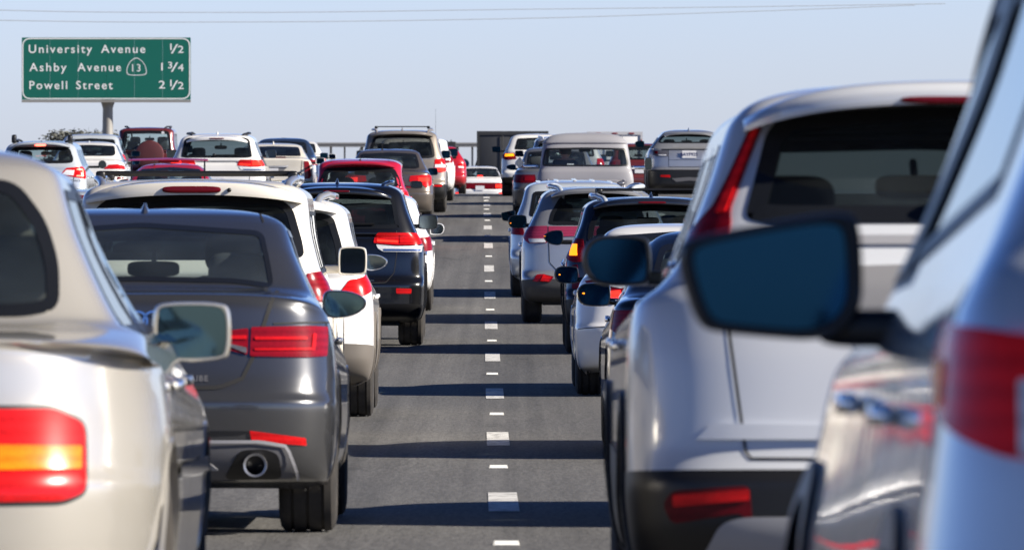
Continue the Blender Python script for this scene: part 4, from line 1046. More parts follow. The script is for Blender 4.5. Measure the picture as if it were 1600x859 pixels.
# ---- taupe sedan
c = Car('sedan', 'taupe brown sedan with wide bright red lamps behind the crimson hatchback', 'car', 164.5, 606, 4.62, 1.79,
        sedan(4.62, 1.79, 1.452, zd=1.02, belt=.95, yg=.72, yt=1.42, wt=.62), BROWN, GL, q=1.2, tyre=.325, tw=.215)
c.wheels(); c.window('rear_window', half([(0, 1.08), (.55, 1.07), (.62, 1.09), (.60, 1.20), (.55, 1.345), (.5, 1.36), (0, 1.385)]), 'x', g_mid, .05)
basic_side(c, .985, 1.36, 1.05, 3.6, [(2.25, -.02)], g_mid, .45, -.8); windscreen(c, 1.06, 1.38, .70, .57)
c.lamp([(.42, .83), (.64, .80), (.76, .70), (.90, .76), (.92, .93), (.80, .96), (.44, .94)], red_bright, 'u', [('brake_light', [(.60, .82), (.84, .82), (.85, .90), (.60, .91)], red_lit)])
c.mirror(.97, 3.15, .985, .20, .145, 'box', BROWN, mir_dark, arm=BROWN, bez=black); c.whip(-.13, 1.7, 1.45, .28, .05); c.plate(.82, None)
c.handles(BROWN, .85); c.exhaust(.5, .28); c.interior(rows=(1.6, 2.5)); front_lamps(c); c.gaps(([(0, .66), (.42, .68), (.50, .96)], 'x')); c.finish()

# ---- beige SUV with roof rack
c = Car('suv', 'beige SUV with dusty rear glass and a thin black roof bar', 'SUV', 177, 628, 4.70, 1.90,
        suv(4.70, 1.90, 1.755, belt=1.12, zb=.64, yg=.16, yt=.44, wt=.68), BEIGE, GL, q=1.2, tyre=.37, tw=.27)
c.split('lower_cladding', 0, 3, black); c.wheels(cladding=black)
c.window('rear_window', half([(0, 1.16), (.60, 1.165), (.70, 1.19), (.68, 1.38), (.61, 1.60), (.52, 1.635), (0, 1.65)]), 'x', glass('dusty_glass', (.20, .19, .18), .05), .05, fm=black)
basic_side(c, 1.15, 1.56, .6, 3.35, [(1.42, -.02), (2.35, -.03)], g_dark, .2, -.62); windscreen(c, 1.17, 1.62, .76, .62)
c.spoiler(1.735, .26, .28, .66, .055, BEIGE)
c.lamp([(.68, .86), (.84, .86), (.98, .90), (.98, 1.13), (.86, 1.16), (.70, 1.14)], red_bright, 'u', [('turn_signal', [(.70, .965), (.95, .965), (.95, 1.03), (.70, 1.03)], clear_lens), ('brake_light', [(.71, .88), (.93, .88), (.93, .95), (.71, .95)], red_lit)])
c.lamp([(.30, .565), (.86, .56), (.86, .60), (.30, .605)], red_bright, 'u', (), 'reflector')
c.rails(.64, .5, 2.7, BEIGE, .024, .06); c.crossbars(.56, (1.1,), 1.83, black, .012); c.fin(.72, 1.755, BEIGE); c.wiper(.05, .5, 1.19)
c.mirror(1.02, 3.2, 1.22, .2, .17, 'box', BEIGE, mir_dark, arm=black); c.plate(.96); c.handles(BEIGE, .98); c.interior(.70, 1.45, (1.5, 2.5)); front_lamps(c, .8); c.finish()

# ---- white SUV sliver, red car, far white sedan
c = Car('suv', 'white SUV hidden ahead of the beige SUV, its right flank and a dark tyre showing', 'SUV', 196, 647, 4.60, 1.88,
        suv(4.60, 1.88, 1.50, belt=1.04, zb=.6, yg=.16, yt=.5, wt=.72), BRIGHT, GL, q=1.5, tyre=.36, tw=.25)
c.wheels(cladding=BRIGHT); c.window('rear_window', half([(0, 1.10), (.64, 1.11), (.60, 1.38), (0, 1.40)]), 'x', g_mid, .06); basic_side(c, 1.08, 1.38, .6, 3.2, [(1.9, -.02)], g_mid); windscreen(c, 1.1, 1.4, .74, .62)
c.lamp([(.70, .90), (.92, .90), (.98, .96), (.96, 1.06), (.72, 1.06)], red_lens, 'u', [('reversing_lamp', [(.74, .96), (.86, .96), (.86, 1.02), (.74, 1.02)], clear_lens)])
c.mirror(1.02, 3.0, 1.13, .22, .19, 'box', black, mir_dark, arm=black); c.whip(.50, 1.2, 1.48, .70, .03); c.plate(.9); c.interior(.66, 1.25, (1.5, 2.4)); front_lamps(c); c.finish()
c = Car('hatchback', 'bright red car far down the lane, just left of the distant white sedan', 'car', 238, 680, 4.3, 1.78,
        suv(4.3, 1.78, 1.42, belt=.98, zb=.56, yg=.18, yt=.6, wt=.62), REDP, GL, q=1.6, tyre=.32, tw=.21, ya=.85)
c.wheels(); c.window('rear_window', half([(0, 1.03), (.62, 1.04), (.54, 1.32), (0, 1.34)]), 'x', g_mid, .06); basic_side(c, 1.0, 1.3, .65, 3.0, [(1.9, -.02)], g_mid); windscreen(c, 1.02, 1.34, .7, .56)
c.lamp([(.62, .76), (.90, .74), (.96, .82), (.90, .92), (.66, .90)], red_bright, 'u', [('reversing_lamp', [(.66, .78), (.82, .77), (.82, .82), (.66, .83)], clear_lens)])
c.mirror(.97, 2.9, .93, .22, .17, 'oval', black, mir_dark, arm=black); c.plate(.7); c.interior(.6, 1.2, (1.45, 2.3)); front_lamps(c); c.finish()
c = Car('sedan', 'distant white sedan with a full-width dark red lamp band, half sunk behind the crest', 'car', 288, 750, 4.7, 1.74,
        sedan(4.7, 1.74, 1.45, zd=1.0, belt=.95, yg=.80, yt=1.6, wt=.62), BRIGHT, GL, q=1.8, tyre=.32, tw=.21)
c.wheels(); c.window('rear_window', half([(0, 1.07), (.74, 1.06), (.66, 1.24), (.56, 1.36), (0, 1.38)]), 'x', g_mid, .05); basic_side(c, .99, 1.34, 1.1, 3.6, [(2.3, -.02)], g_mid, .45, -.8); windscreen(c, 1.06, 1.36, .7, .56)
c.patch('lamp_band', roundcorners(half([(0, .64), (.88, .64), (.90, .86), (0, .86)]), .02), 'x', dark_red, off=.008)
c.lamp([(.54, .68), (.75, .68), (.75, .80), (.54, .80)], red_lit, 'x', off=.016); c.lamp([(.66, .48), (.84, .48), (.84, .53), (.66, .53)], red_lit, 'x', (), 'reflector')
MB().box((0, .84, 1.10), (.18, .05, .05), .5).mk('brake_light', red_lit, c.root); c.plate(.68, None, off=.03); c.interior(rows=(1.7, 2.6)); front_lamps(c)
c.mirror(1.06, 3.2, 1.0, .2, .14, 'box', BRIGHT, mir_dark); c.finish()

# ---------------- lane right of the dashes
# ---- near silver-blue SUV at the right edge
c = Car('suv', 'out of focus pale blue SUV at the right edge with a large door mirror', 'SUV', 9.55, 800+1.43*13000/9.55, 4.60, 1.86,
        suv(4.60, 1.86, 1.70, belt=1.10, zb=.60, yg=.22, yt=.62, wt=.64, flare=1.075), SILVERB, GR, q=.8, tyre=.36, tw=.235)
c.wheels(cladding=black); c.window('rear_window', half([(0, 1.16), (.66, 1.17), (.58, 1.54), (0, 1.58)]), 'x', g_dark, .05); c.split('window_pillar', 9, 11, black, (.68, .92))
for ol in ([(.85, 1.215), (2.42, 1.125), (1.98, 1.52), (1.05, 1.52)], [(2.62, 1.115), (3.28, 1.08), (2.50, 1.52), (2.14, 1.52)]):
    c.window('side_window', ol, 'y', g_mid, .03, True, .05, black)
windscreen(c, 1.13, 1.58, .74, .60, g_light)
for ol in ([(3.26, 1.09), (3.66, 1.07), (2.78, 1.545), (2.46, 1.535)], [(2.40, 1.12), (2.64, 1.105), (2.16, 1.535), (1.94, 1.535)]):
    c.patch('window_pillar', ol, 'y', black, off=.008, both=True, r=.02)
c.lamp([(.62, .88), (.86, .90), (1.16, .99), (1.12, 1.06), (.90, 1.05), (.64, 1.02)], red_bright, 'u', [('reversing_lamp', [(.74, .90), (.84, .90), (.84, .99), (.74, .985)], clear_lens), ('turn_signal', [(1.0, .955), (1.10, .985), (1.09, 1.02), (1.0, 1.01)], amber_lens)])
c.lamp([(.62, .52), (.86, .52), (.86, .57), (.62, .57)], red_lens, 'u', (), 'reflector')
c.mirror(1.185, 2.30, 1.112, .26, .185, 'sweep', black, mir_dark, arm=black, bez=black, armz=1.04, gk=.86); c.handles(chrome, .93); c.plate(.86); c.interior(.68, 1.4, (1.55, 2.5)); front_lamps(c, .8)
c.gaps(([(1.30, .4), (1.45, 1.10)], 'y'), ([(2.20, .3), (2.20, 1.10)], 'y')); c.finish()

# ---- white crossover with tall red lamps
c = Car('suv', 'large white SUV with tall red lamps beside the rear glass and black bumper', 'SUV', 23.0, 1510, 4.60, 1.87,
        suv(4.60, 1.87, 1.705, belt=1.12, zb=.60, yg=.16, yt=.50, wt=.575, ledge=.02, crr=.46, nrr=4.2, rear_in=.05, wa=.90, wb=.86), PALE_P, GR, q=.75, tyre=.36, tw=.235)
c.split('lower_bumper', 0, 4, black); c.wheels(cladding=black)
c.window('rear_window', half([(0, 1.30), (.50, 1.30), (.605, 1.31), (.585, 1.38), (.535, 1.56), (.48, 1.61), (0, 1.65)]), 'x', g_deep, .05)
basic_side(c, 1.15, 1.53, .60, 3.25, [(1.40, -.02), (2.28, -.03)], g_mid, .22, -.68, chrome)
windscreen(c, 1.14, 1.59, .75, .62); sp_ = c.spoiler(1.69, .22, .36, .60, .055, PALE_P, .02, .06); MB().box((0, .222, 1.645), (.34, .02, .022), .5).mk('brake_light', dark_red, sp_)
c.lamp([(.650, 1.34), (.645, 1.30), (.66, 1.255), (.80, 1.235), (.90, 1.24), (.90, 1.265), (.78, 1.30), (.712, 1.345), (.655, 1.44), (.572, 1.60), (.543, 1.595)], red_lens, 'u', [('lamp_strip', [(.662, 1.33), (.695, 1.325), (.573, 1.57), (.560, 1.57)], red_bright)], r=.02)
c.lamp([(.59, .445), (.62, .50), (.82, .468), (.85, .52), (.82, .56), (.60, .575)], dark_red, 'u', [('reflector', [(.60, .535), (.815, .515), (.815, .548), (.60, .565)], red_bright)], 'fog_lamp', r=.02)
c.patch('skid_plate', roundcorners(half([(0, .30), (.66, .32), (.74, .36), (.68, .47), (.62, .487), (0, .495)]), .04), 'u', silver_plastic, off=.010)
c.patch('garnish', roundcorners(half([(0, 1.238), (.60, 1.238), (.60, 1.262), (0, 1.264)]), .01), 'x', silver_plastic, off=.012)
c.patch('plate_recess', roundcorners(half([(0, .92), (.30, .93), (.36, 1.18), (0, 1.19)]), .03), 'x', pmat('shade_grey', (.20, .20, .21), .5), off=.002)  # flat grey patch; the recess's shade is put into its colour
c.plate(1.02, None, off=.02); c.wiper(-.05, .40, 1.34)
c.gaps(([(0, .645), (.605, .648), (.615, .72), (.655, 1.02), (.66, 1.10)], 'x', dict(w=.008)), ([(2.30, .3), (2.30, 1.12)], 'y'), ([(3.30, .3), (3.34, 1.06)], 'y'), ([(1.10, .75), (1.45, 1.12)], 'y'))
c.patch('bumper_crease', half([(0, .70), (.74, .70), (.70, .745), (0, .735)]), 'x', PALE_P, off=.016, skirt=.014, g=.05)
c.mirror(1.025, 3.10, 1.205, .215, .158, 'oval', black, mir_dark, arm=black, bez=black, armz=1.15, gk=.88)
c.handles(chrome, .95, (1.6, 2.6)); c.interior(.70, 1.43, (1.52, 2.5)); front_lamps(c, .8); c.finish()

# ---- hidden sedan that throws the nearest shadow band
c = Car('sedan', 'grey sedan hidden by the large white SUV, throwing the nearest road shadow', 'car', 38.3, 800+1.62*13000/38.3, 4.75, 1.80,
        sedan(4.75, 1.80, 1.44), STEELB, GR, q=1.4, tyre=.325, tw=.22)
c.wheels(); c.window('rear_window', half([(0, 1.08), (.60, 1.08), (.54, 1.35), (0, 1.38)]), 'x', g_mid, .05); basic_side(c, .98, 1.34, 1.05, 3.6, [(2.3, -.02)], g_mid, .45, -.8); windscreen(c, 1.06, 1.36, .7, .56)
c.lamp([(.50, .80), (.85, .80), (.86, .92), (.52, .93)], red_lens, 'u'); c.mirror(1.0, 3.1, 1.0, .18, .13, 'oval', STEELB); c.plate(.8); c.interior(rows=(1.6, 2.5)); front_lamps(c); c.finish()

# ---- black sedan
c = Car('sedan', 'black sedan with chrome door handles beside the large white SUV', 'car', 52.4, 800+1.515*13000/52.4, 4.80, 1.82,
        sedan(4.80, 1.82, 1.455, zd=1.02, belt=.96, yg=.70, yt=1.5, wt=.60, crr=.44), BLACKP, GR, q=.95, tyre=.335, tw=.225)
c.wheels(); c.window('rear_window', half([(0, 1.09), (.52, 1.085), (.62, 1.10), (.60, 1.20), (.55, 1.35), (0, 1.40)]), 'x', g_mid, .04); basic_side(c, 1.0, 1.37, 1.05, 3.62, [(2.32, -.02)], g_mid, .45, -.84, chrome); windscreen(c, 1.07, 1.38, .7, .56)
c.lamp([(.50, .80), (.86, .79), (1.02, .84), (.96, .94), (.54, .94)], red_lens, 'u')
c.mirror(1.07, 3.25, 1.02, .225, .155, 'oval', gloss_black, mir_dark, arm=gloss_black, bez=gloss_black, lit=(.30, .05)); c.handles(chrome, .87)
c.trim('belt_moulding', [(1.02, .985), (3.66, .97)], .018, .012, chrome)
c.plate(.82); c.exhaust(.5, .28); c.interior(rows=(1.62, 2.55)); front_lamps(c); c.gaps(([(0, .66), (.45, .68), (.54, .96)], 'x'), ([(2.38, .25), (2.36, .97)], 'y')); c.finish()

# ---- white sedan
c = Car('sedan', 'white sedan with a black door mirror and a red lamp crossed by a clear band', 'car', 71.2, 800+1.46*13000/71.2, 4.85, 1.84,
        sedan(4.85, 1.84, 1.475, zd=1.06, belt=.96, yg=.74, yt=1.45, wt=.62, crr=.50), BRIGHT, GR, q=1., tyre=.335, tw=.23)
c.wheels(); c.window('rear_window', half([(0, 1.12), (.52, 1.11), (.64, 1.12), (.61, 1.22), (.56, 1.37), (0, 1.41)]), 'x', g_mid, .04); basic_side(c, 1.0, 1.37, 1.05, 3.65, [(2.32, -.02)], g_mid, .45, -.84); windscreen(c, 1.07, 1.38, .7, .56)
c.lamp([(.30, .985), (.48, .915), (.50, .82), (.60, .79), (.76, .92), (.86, .99), (.70, 1.01), (.42, 1.01)], red_lens, 'u', [('reversing_lamp', [(.36, .955), (.53, .93), (.72, .965), (.70, .985), (.36, .985)], clear_lens), ('brake_light', [(.51, .83), (.59, .81), (.70, .90), (.53, .915)], red_lit)])
c.mirror(1.07, 3.25, 1.015, .215, .15, 'oval', black, mir_dark, arm=black, bez=black, lit=(.28, .0)); c.handles(BRIGHT, .87); c.plate(.84)
c.gaps(([(0, .66), (.42, .68), (.44, 1.05)], 'x', dict(w=.009)), ([(2.38, .25), (2.36, .97)], 'y'), ([(.46, .62), (.95, .58)], 'u')); c.exhaust(.5, .27); c.interior(rows=(1.62, 2.55)); front_lamps(c)
c.patch('spoiler', half([(0, 1.055), (.70, 1.045), (.70, 1.075), (0, 1.085)]), 'x', BRIGHT, off=.03, skirt=.03); c.finish()

# ---- dark SUV with crossbars and a lit turn signal
c = Car('suv', 'dark blue black SUV with amber turn signal lit and black roof bars', 'SUV', 88.2, 800+1.49*13000/88.2, 4.60, 1.86,
        suv(4.60, 1.86, 1.665, belt=1.10, zb=.62, yg=.16, yt=.46, wt=.66), DARKP, GR, q=1., tyre=.365, tw=.24)
c.split('lower_cladding', 0, 3, black); c.wheels(cladding=black)
c.window('rear_window', half([(0, 1.17), (.58, 1.175), (.69, 1.20), (.67, 1.36), (.60, 1.53), (.52, 1.565), (0, 1.585)]), 'x', g_dark, .055)
basic_side(c, 1.14, 1.50, .6, 3.25, [(1.4, -.02), (2.3, -.03)], g_mid, .2, -.66, chrome); windscreen(c, 1.14, 1.55, .74, .60)
c.spoiler(1.65, .26, .28, .62, .055, DARKP); MB().box((.0, .262, 1.612), (.30, .03, .025), .5).mk('brake_light', dark_red, c.root)
c.lamp([(.70, .99), (.84, .98), (.99, 1.02), (1.02, 1.20), (.90, 1.24), (.74, 1.22)], red_lens, 'u', [('turn_signal', [(.80, 1.05), (.90, 1.05), (.91, 1.17), (.81, 1.17)], amber_lit)])
c.lamp([(.76, .70), (.86, .70), (.86, .95), (.80, .96)], dark_red, 'u', (), 'reflector')
c.rails(.62, .50, 2.6, SILVERB, .030, .065, .14); c.crossbars(.55, (.95, 1.9), 1.745, black, .014); c.fin(.75, 1.665, DARKP)
c.mirror(1.13, 3.10, 1.21, .215, .165, 'wing', black, mir_dark, arm=black, bez=black, lit=(.46, .10)); c.handles(chrome, .93); c.plate(.9); c.interior(.70, 1.40, (1.5, 2.45)); front_lamps(c, .8); c.finish()

# ---- silver SUV
c = Car('suv', 'silver SUV with unlit purple red lamps, dark rear glass and silver roof rails', 'SUV', 102.2, 933, 4.65, 1.86,
        suv(4.65, 1.86, 1.67, belt=1.12, zb=.58, yg=.16, yt=.50, wt=.62, ledge=.05), SILVER, GR, q=1., tyre=.365, tw=.24)
c.split('lower_cladding', 0, 3, pmat('mid_grey_cladding', (.05, .05, .053), .55)); c.wheels(cladding=pmat('mid_grey_cladding', (.05, .05, .053), .55))
c.window('rear_window', half([(0, 1.215), (.52, 1.215), (.60, 1.225), (.57, 1.36), (.46, 1.545), (.36, 1.59), (0, 1.60)]), 'x', g_deep, .045)
basic_side(c, 1.15, 1.50, .6, 3.25, [(1.4, -.02), (2.3, -.03)], g_dark, .24, -.66, chrome); windscreen(c, 1.15, 1.56, .74, .58); c.spoiler(1.66, .24, .32, .56, .05, SILVER)
plum = lens('plum_lens', (.26, .030, .075))
c.lamp([(.615, 1.0), (.84, .99), (1.0, 1.08), (1.02, 1.18), (.80, 1.20), (.61, 1.205)], plum, 'u', [('reversing_lamp', [(.63, 1.005), (.83, 1.0), (.85, 1.05), (.63, 1.05)], clear_lens)])
c.patch('lamp_band', roundcorners(half([(0, 1.09), (.595, 1.07), (.595, 1.20), (0, 1.20)]), .01), 'x', plum, off=.008)
c.lamp([(.53, .585), (.58, .52), (.72, .525), (.80, .53), (.74, .61), (.66, .615)], red_lens, 'u', [('fog_lamp', [(.56, .58), (.60, .53), (.70, .535), (.66, .605)], red_bright)], 'reflector')
c.rails(.575, .46, 2.6, SILVERB, .032, .065, .17); c.mirror(1.085, 3.0, 1.22, .235, .165, 'oval', black, mir_dark, arm=black, bez=black, lit=(.36, -.12)); c.handles(chrome, .95)
c.plate(.86, None); c.lettering('AWD', -.36, .76, .06, chrome); c.gaps(([(0, .62), (.46, .625), (.585, .76), (.60, 1.20)], 'x', dict(w=.010))); c.exhaust(.5, .30); c.interior(.70, 1.4, (1.5, 2.45)); front_lamps(c, .8); c.finish()

# ---- pale crossover ahead of it
c = Car('suv', 'pale silver crossover with a white ribbed roof, mostly hidden by the silver SUV', 'SUV', 115, 899, 4.40, 1.80,
        suv(4.40, 1.80, 1.60, belt=1.04, zb=.58, yg=.18, yt=.5, wt=.66), SILVERB, GR, q=1.2, tyre=.34, tw=.22)
c.wheels(cladding=SILVERB); c.window('rear_window', half([(0, 1.11), (.64, 1.12), (.58, 1.46), (0, 1.49)]), 'x', g_mid, .05); basic_side(c, 1.08, 1.46, .6, 3.1, [(1.9, -.02)], g_mid, .2, -.6); windscreen(c, 1.08, 1.5, .72, .6)
c.lamp([(.70, .86), (.98, .88), (.98, 1.06), (.74, 1.06)], red_lens, 'u'); c.mirror(1.02, 2.9, 1.08, .2, .16, 'sweep', black, mir_dark, arm=black, bez=black); c.plate(.8); c.handles(SILVERB, .9)
b = MB()
for x in (-.5, -.25, 0, .25, .5): b.box((x, 1.9, c.roof_z(x, 1.9)+.006), (.07, 2.0, .022), .4)
b.mk('roof_rib', BRIGHT, c.root); MB().tube([(-.86, 2.2, 1.08), (-.93, 2.2, 1.12)], .012).mk('mirror_stalk', black, c.root); c.interior(.66, 1.32, (1.45, 2.35)); front_lamps(c); c.finish()

# ---- old pickup truck
def pickup_truck():
    D, px = 147.8, 917
    L, W, H = 4.9, 1.95, 1.925
    h = W/2
    cabx = 2.0
    st = [  # the cab and bonnet; the bed is a part of its own behind it
     (1.95,.42, L-.1,.38, .82*h,.40,.40, .2,6,.5,3), (1.95,.60, L,.55, .86*h,.58,.56, .2,6,.5,3), (1.95,.95, L-.02,.90, .88*h,.93,.92, .2,6,.5,3),
     (1.95,1.06, L-.15,1.02, .89*h,1.05,1.04, .2,6,.6,3), (1.97,1.22, 3.75,1.14, .87*h,1.20,1.15, .2,5.5,.5,3), (2.0,1.30, 3.55,1.20, .845*h,1.28,1.22, .2,5,.4,3.5),
     (2.03,1.48, 3.40,1.46, .82*h,1.46,1.44, .22,5,.35,4), (2.08,1.68, 3.28,1.67, .79*h,1.66,1.66, .25,4.5,.35,4), (2.10,1.725, 3.26,1.715, .782*h,1.71,1.71, .25,4.5,.35,4), (2.085,1.75, 3.30,1.74, .785*h,1.735,1.735, .25,4.5,.35,4),
     (2.11,1.81, 3.27,1.80, .74*h,1.79,1.79, .28,4.0,.35,4), (2.22,1.885, 3.12,1.88, .62*h,1.865,1.865, .28,3.6,.3,3), (2.42,1.918, 2.95,1.915, .36*h,1.91,1.91, .15,3,.2,3), (2.6,1.925, 2.72,1.925, .004,1.925,1.925, .03,3,.03,3)]
    c = Car('pickup_truck', 'old matte grey pickup truck with a wide wraparound rear window', 'pickup truck', D, px, L, W, st, MATTE, GR, q=.9, tyre=.36, tw=.22, ya=1.05, wb=2.9)
    c.wheels(steel, h-.04)
    c.window('rear_window', half([(0, 1.325), (.62, 1.325), (.775, 1.335), (.77, 1.42), (.735, 1.60), (.70, 1.65), (0, 1.665)]), 'x', g_thin, .028, r=.04, fm=black)
    c.window('side_window', roundcorners([(2.42, 1.30), (3.22, 1.26), (3.10, 1.66), (2.42, 1.66)], .04), 'y', g_light, .03, True, fm=black)
    c.window('windscreen', half([(0, 1.26), (.70, 1.27), (.68, 1.64), (0, 1.66)]), 'fx', g_thin, .04, fm=black)
    # bed: stepside box with rails and rounded rear fenders
    b = MB()
    for sg in (1, -1):
        b.box((sg*.66, .98, .86), (.05, 1.90, .44), .25).tube([(sg*.685, .02, 1.07), (sg*.685, 1.9, 1.07)], .03, 10)
    b.box((0, .98, .62), (1.34, 1.9, .05)).box((0, 1.90, .86), (1.34, .05, .46), .25); b.mk('truck_bed', MATTE, c.root)
    MB().box((0, .02, .84), (1.30, .05, .44), .2).tube([(-.64, .0, 1.045), (.64, .0, 1.045)], .028, 10).mk('tailgate', MATTE, c.root)
    for sg in (1, -1):
        MB().box((sg*.60, .0, 1.055), (.12, .07, .05), .5).mk('tailgate_latch', steel, c.root)
        v, f = [], []; rings = []
        for k in range(15):
            t = math.pi*k/14; y, z = 1.05+.56*math.cos(t), .36+.60*math.sin(t)
            rings.append([(sg*.66, y, z-.02), (sg*.70, y, z+.02), (sg*.82, y, z+.03), (sg*.92, y, z-.005), (sg*.965, y*.98+.02, z-.09), (sg*.955, y*.94+.06, z-.16)])
        v, f = loft(rings, False, False, False); mk('rear_fender', v, f if sg > 0 else [q[::-1] for q in f], MATTE, c.root)
        v, f = lathe_x([(.001, -.03), (.06, -.03), (.075, 0), (.07, .06), (.02, .09)], 20); mk('tail_light', [(sg*.76+p[1], .42+p[0], .80+p[2]) for p in v], f, red_lens, c.root)
    MB().box((0, -.06, .52), (1.7, .09, .16), .35).mk('rear_bumper', chrome, c.root)
    c.mirror(1.275, 2.75, 1.375, .185, .215, 'diamond', chrome, chrome, (-1,), arm=chrome); c.mirror(1.215, 2.75, 1.36, .135, .225, 'box', chrome, mir_light, (1,), arm=chrome)
    b = MB(); b.box((0, 2.30, .98), (1.46, .22, .62), .35).box((0, 2.55, .76), (1.46, .55, .2), .4); b.mk('bench_seat', pmat('bench_vinyl', (.05, .055, .06), .6), c.root)
    MB().box((0, 3.2, 1.16), (1.42, .3, .16), .4).mk('dashboard', MATTE, c.root)
    v, f = pbox((-.27, 2.12, 1.352), (.12, .01, .04)); mk('sticker', v, f, plate_m, c.root, False)
    v, f = lathe_x([(.19, -.012), (.205, 0), (.19, .012), (.175, 0), (.19, -.012)], 28); mk('steering_wheel', [(-.36+p[1], 2.98+p[0]*.5-p[2]*.55, 1.22+p[2]*.8+p[0]*.6) for p in v], f, black, c.root)
    MB().box((0, 3.12, 1.60), (.22, .03, .06), .5).tube([(0, 3.12, 1.6), (0, 3.2, 1.68)], .01).mk('rear_view_mirror', black, c.root)
    MB().tube([(0, L+.02, .75), (0, L+.021, .75)], .02).box((0, L, .82), (.9, .05, .2), .3).mk('grille', chrome, c.root)
    for sg in (1, -1):
        v, f = lathe_x([(.001, .09), (.07, .07), (.09, .02), (.10, -.03)], 20); mk('headlight', [(sg*.66+p[1], L-.02+p[0], .84+p[2]) for p in v], f, clear_lens, c.root)
    c.finish(); return c
PK = pickup_truck()
def person_driver(c):
    """seated driver seen from behind: one skinned body, shirt, cap"""
    root_loc = c.root.matrix_basis @ Vector((-.36, 2.50, .88))
    sk = {'pelvis': (0, 0, 0), 'waist': (0, -.05, .18), 'chest': (0, -.06, .38), 'sternum': (0, -.045, .50), 'neck': (0, -.02, .575), 'jaw': (0, .0, .64), 'head': (0, .005, .70), 'crown': (0, .0, .775),
          'shl': (-.17, -.04, .49), 'ell': (-.25, .16, .28), 'hal': (-.14, .38, .34), 'shr': (.17, -.04, .49), 'elr': (.25, .16, .28), 'har': (.12, .38, .34),
          'hil': (-.10, .02, .0), 'knl': (-.13, .42, .06), 'ftl': (-.13, .55, -.30), 'hir': (.10, .02, .0), 'knr': (.13, .42, .06), 'ftr': (.13, .55, -.30)}
    rad = dict(pelvis=.15, waist=.14, chest=.165, sternum=.14, neck=.062, jaw=.082, head=.098, crown=.06, shl=.085, ell=.05, hal=.035, shr=.085, elr=.05, har=.035, hil=.10, knl=.07, ftl=.05, hir=.10, knr=.07, ftr=.05)
    ed = [('pelvis', 'waist'), ('waist', 'chest'), ('chest', 'sternum'), ('sternum', 'neck'), ('neck', 'jaw'), ('jaw', 'head'), ('head', 'crown'), ('sternum', 'shl'), ('shl', 'ell'), ('ell', 'hal'), ('sternum', 'shr'), ('shr', 'elr'), ('elr', 'har'),
          ('pelvis', 'hil'), ('hil', 'knl'), ('knl', 'ftl'), ('pelvis', 'hir'), ('hir', 'knr'), ('knr', 'ftr')]
    ks = list(sk); me = bpy.data.meshes.new('person'); me.from_pydata([sk[k] for k in ks], [(ks.index(a), ks.index(b)) for a, b in ed], [])
    skinm = pmat('skin', (.42, .235, .165), .55); shirt = pmat('shirt_navy', (.012, .018, .032), .8)
    o = bpy.data.objects.new('person', me); COL.objects.link(o); o.location = root_loc; o.rotation_euler = c.root.rotation_euler
    m = o.modifiers.new('skin', 'SKIN'); m.use_smooth_shade = True
    for i, k in enumerate(ks):
        s = me.skin_vertices[0].data[i]; s.radius = (rad[k], rad[k]*(.72 if k in ('waist', 'chest', 'pelvis', 'sternum') else 1.)); s.use_root = (k == 'pelvis')
    o.modifiers.new('sub', 'SUBSURF').levels = 2; o.modifiers['sub'].render_levels = 2
    dg = bpy.context.evaluated_depsgraph_get(); bpy.context.view_layer.update(); e = bpy.data.meshes.new_from_object(o.evaluated_get(bpy.context.evaluated_depsgraph_get()))
    o.modifiers.clear(); o.data = e; e.materials.clear(); e.materials.append(skinm); e.materials.append(shirt)
    mi = [0 if (p.center.z > .56 or p.center.y > .20 and p.center.z > .2) else 1 for p in e.polygons]; e.polygons.foreach_set('material_index', mi)
    tag(o, 'driver in a dark cap and navy shirt seen from behind inside the old pickup cab', 'person')
    cap = pmat('cap_black', (.010, .011, .014), .8); hair = pmat('hair_dark', (.03, .022, .016), .7)
    rings = [[(.112*k*math.cos(t*math.pi/10), .008+.125*k*math.sin(t*math.pi/10), z) for t in range(20)] for z, k in ((.722, 1.0), (.76, 1.0), (.80, .90), (.83, .66), (.842, .3))]
    v, f = loft(rings, True, False); mk('cap', v, f, cap, o)
    v, f = rbox((0, .15, .728), (.17, .13, .02), .5); mk('cap_peak', v, f, cap, o)
    rings = [[(.100*k*math.cos(math.pi+t*math.pi/12), -.0+.112*k*math.sin(math.pi+t*math.pi/12), z) for t in range(13)] for z, k in ((.725, 1.04), (.68, 1.05), (.655, .98))]
    v, f = loft(rings, False, False, False); mk('hair', v, f, hair, o)
    for sg in (1, -1): v, f = rbox((sg*.104, .02, .69), (.02, .045, .065), .8, 10, 8); mk('ear', v, f, skinm, o)
    tv, tf = text_geo('/\u2014\u2014', .05, 0, 1, 'CENTER'); 
    v, f = pbox((-.02, -.185, .40), (.20, .004, .016)); mk('shirt_print', v, f, pmat('shirt_print', (.45, .40, .42), .7), o, False)
person_driver(PK)

# ---- grey sedan, silver wagon, white SUV beyond the pickup
c = Car('sedan', 'weathered grey sedan with dark red lamps, left of the old pickup', 'car', 170.5, 870, 4.6, 1.80,
        sedan(4.6, 1.80, 1.44, zd=1.0, belt=.94, yg=.7, yt=1.35, wt=.64), STEELB, GR, q=1.3, tyre=.32, tw=.21)
c.split('lower_bumper', 0, 5, paint('dark_grey_paint', (.07, .07, .072), .3, .4)); c.wheels(); c.window('rear_window', half([(0, 1.05), (.62, 1.05), (.57, 1.34), (0, 1.375)]), 'x', g_thin, .04); basic_side(c, .97, 1.35, 1.0, 3.55, [(2.25, -.02)], g_light, .4, -.8); windscreen(c, 1.05, 1.37, .7, .58, g_thin)
c.lamp([(.42, .72), (.84, .72), (.97, .75), (.96, .89), (.44, .89)], dark_red, 'u', [('brake_light', [(.46, .76), (.66, .76), (.66, .86), (.46, .86)], red_lens)])
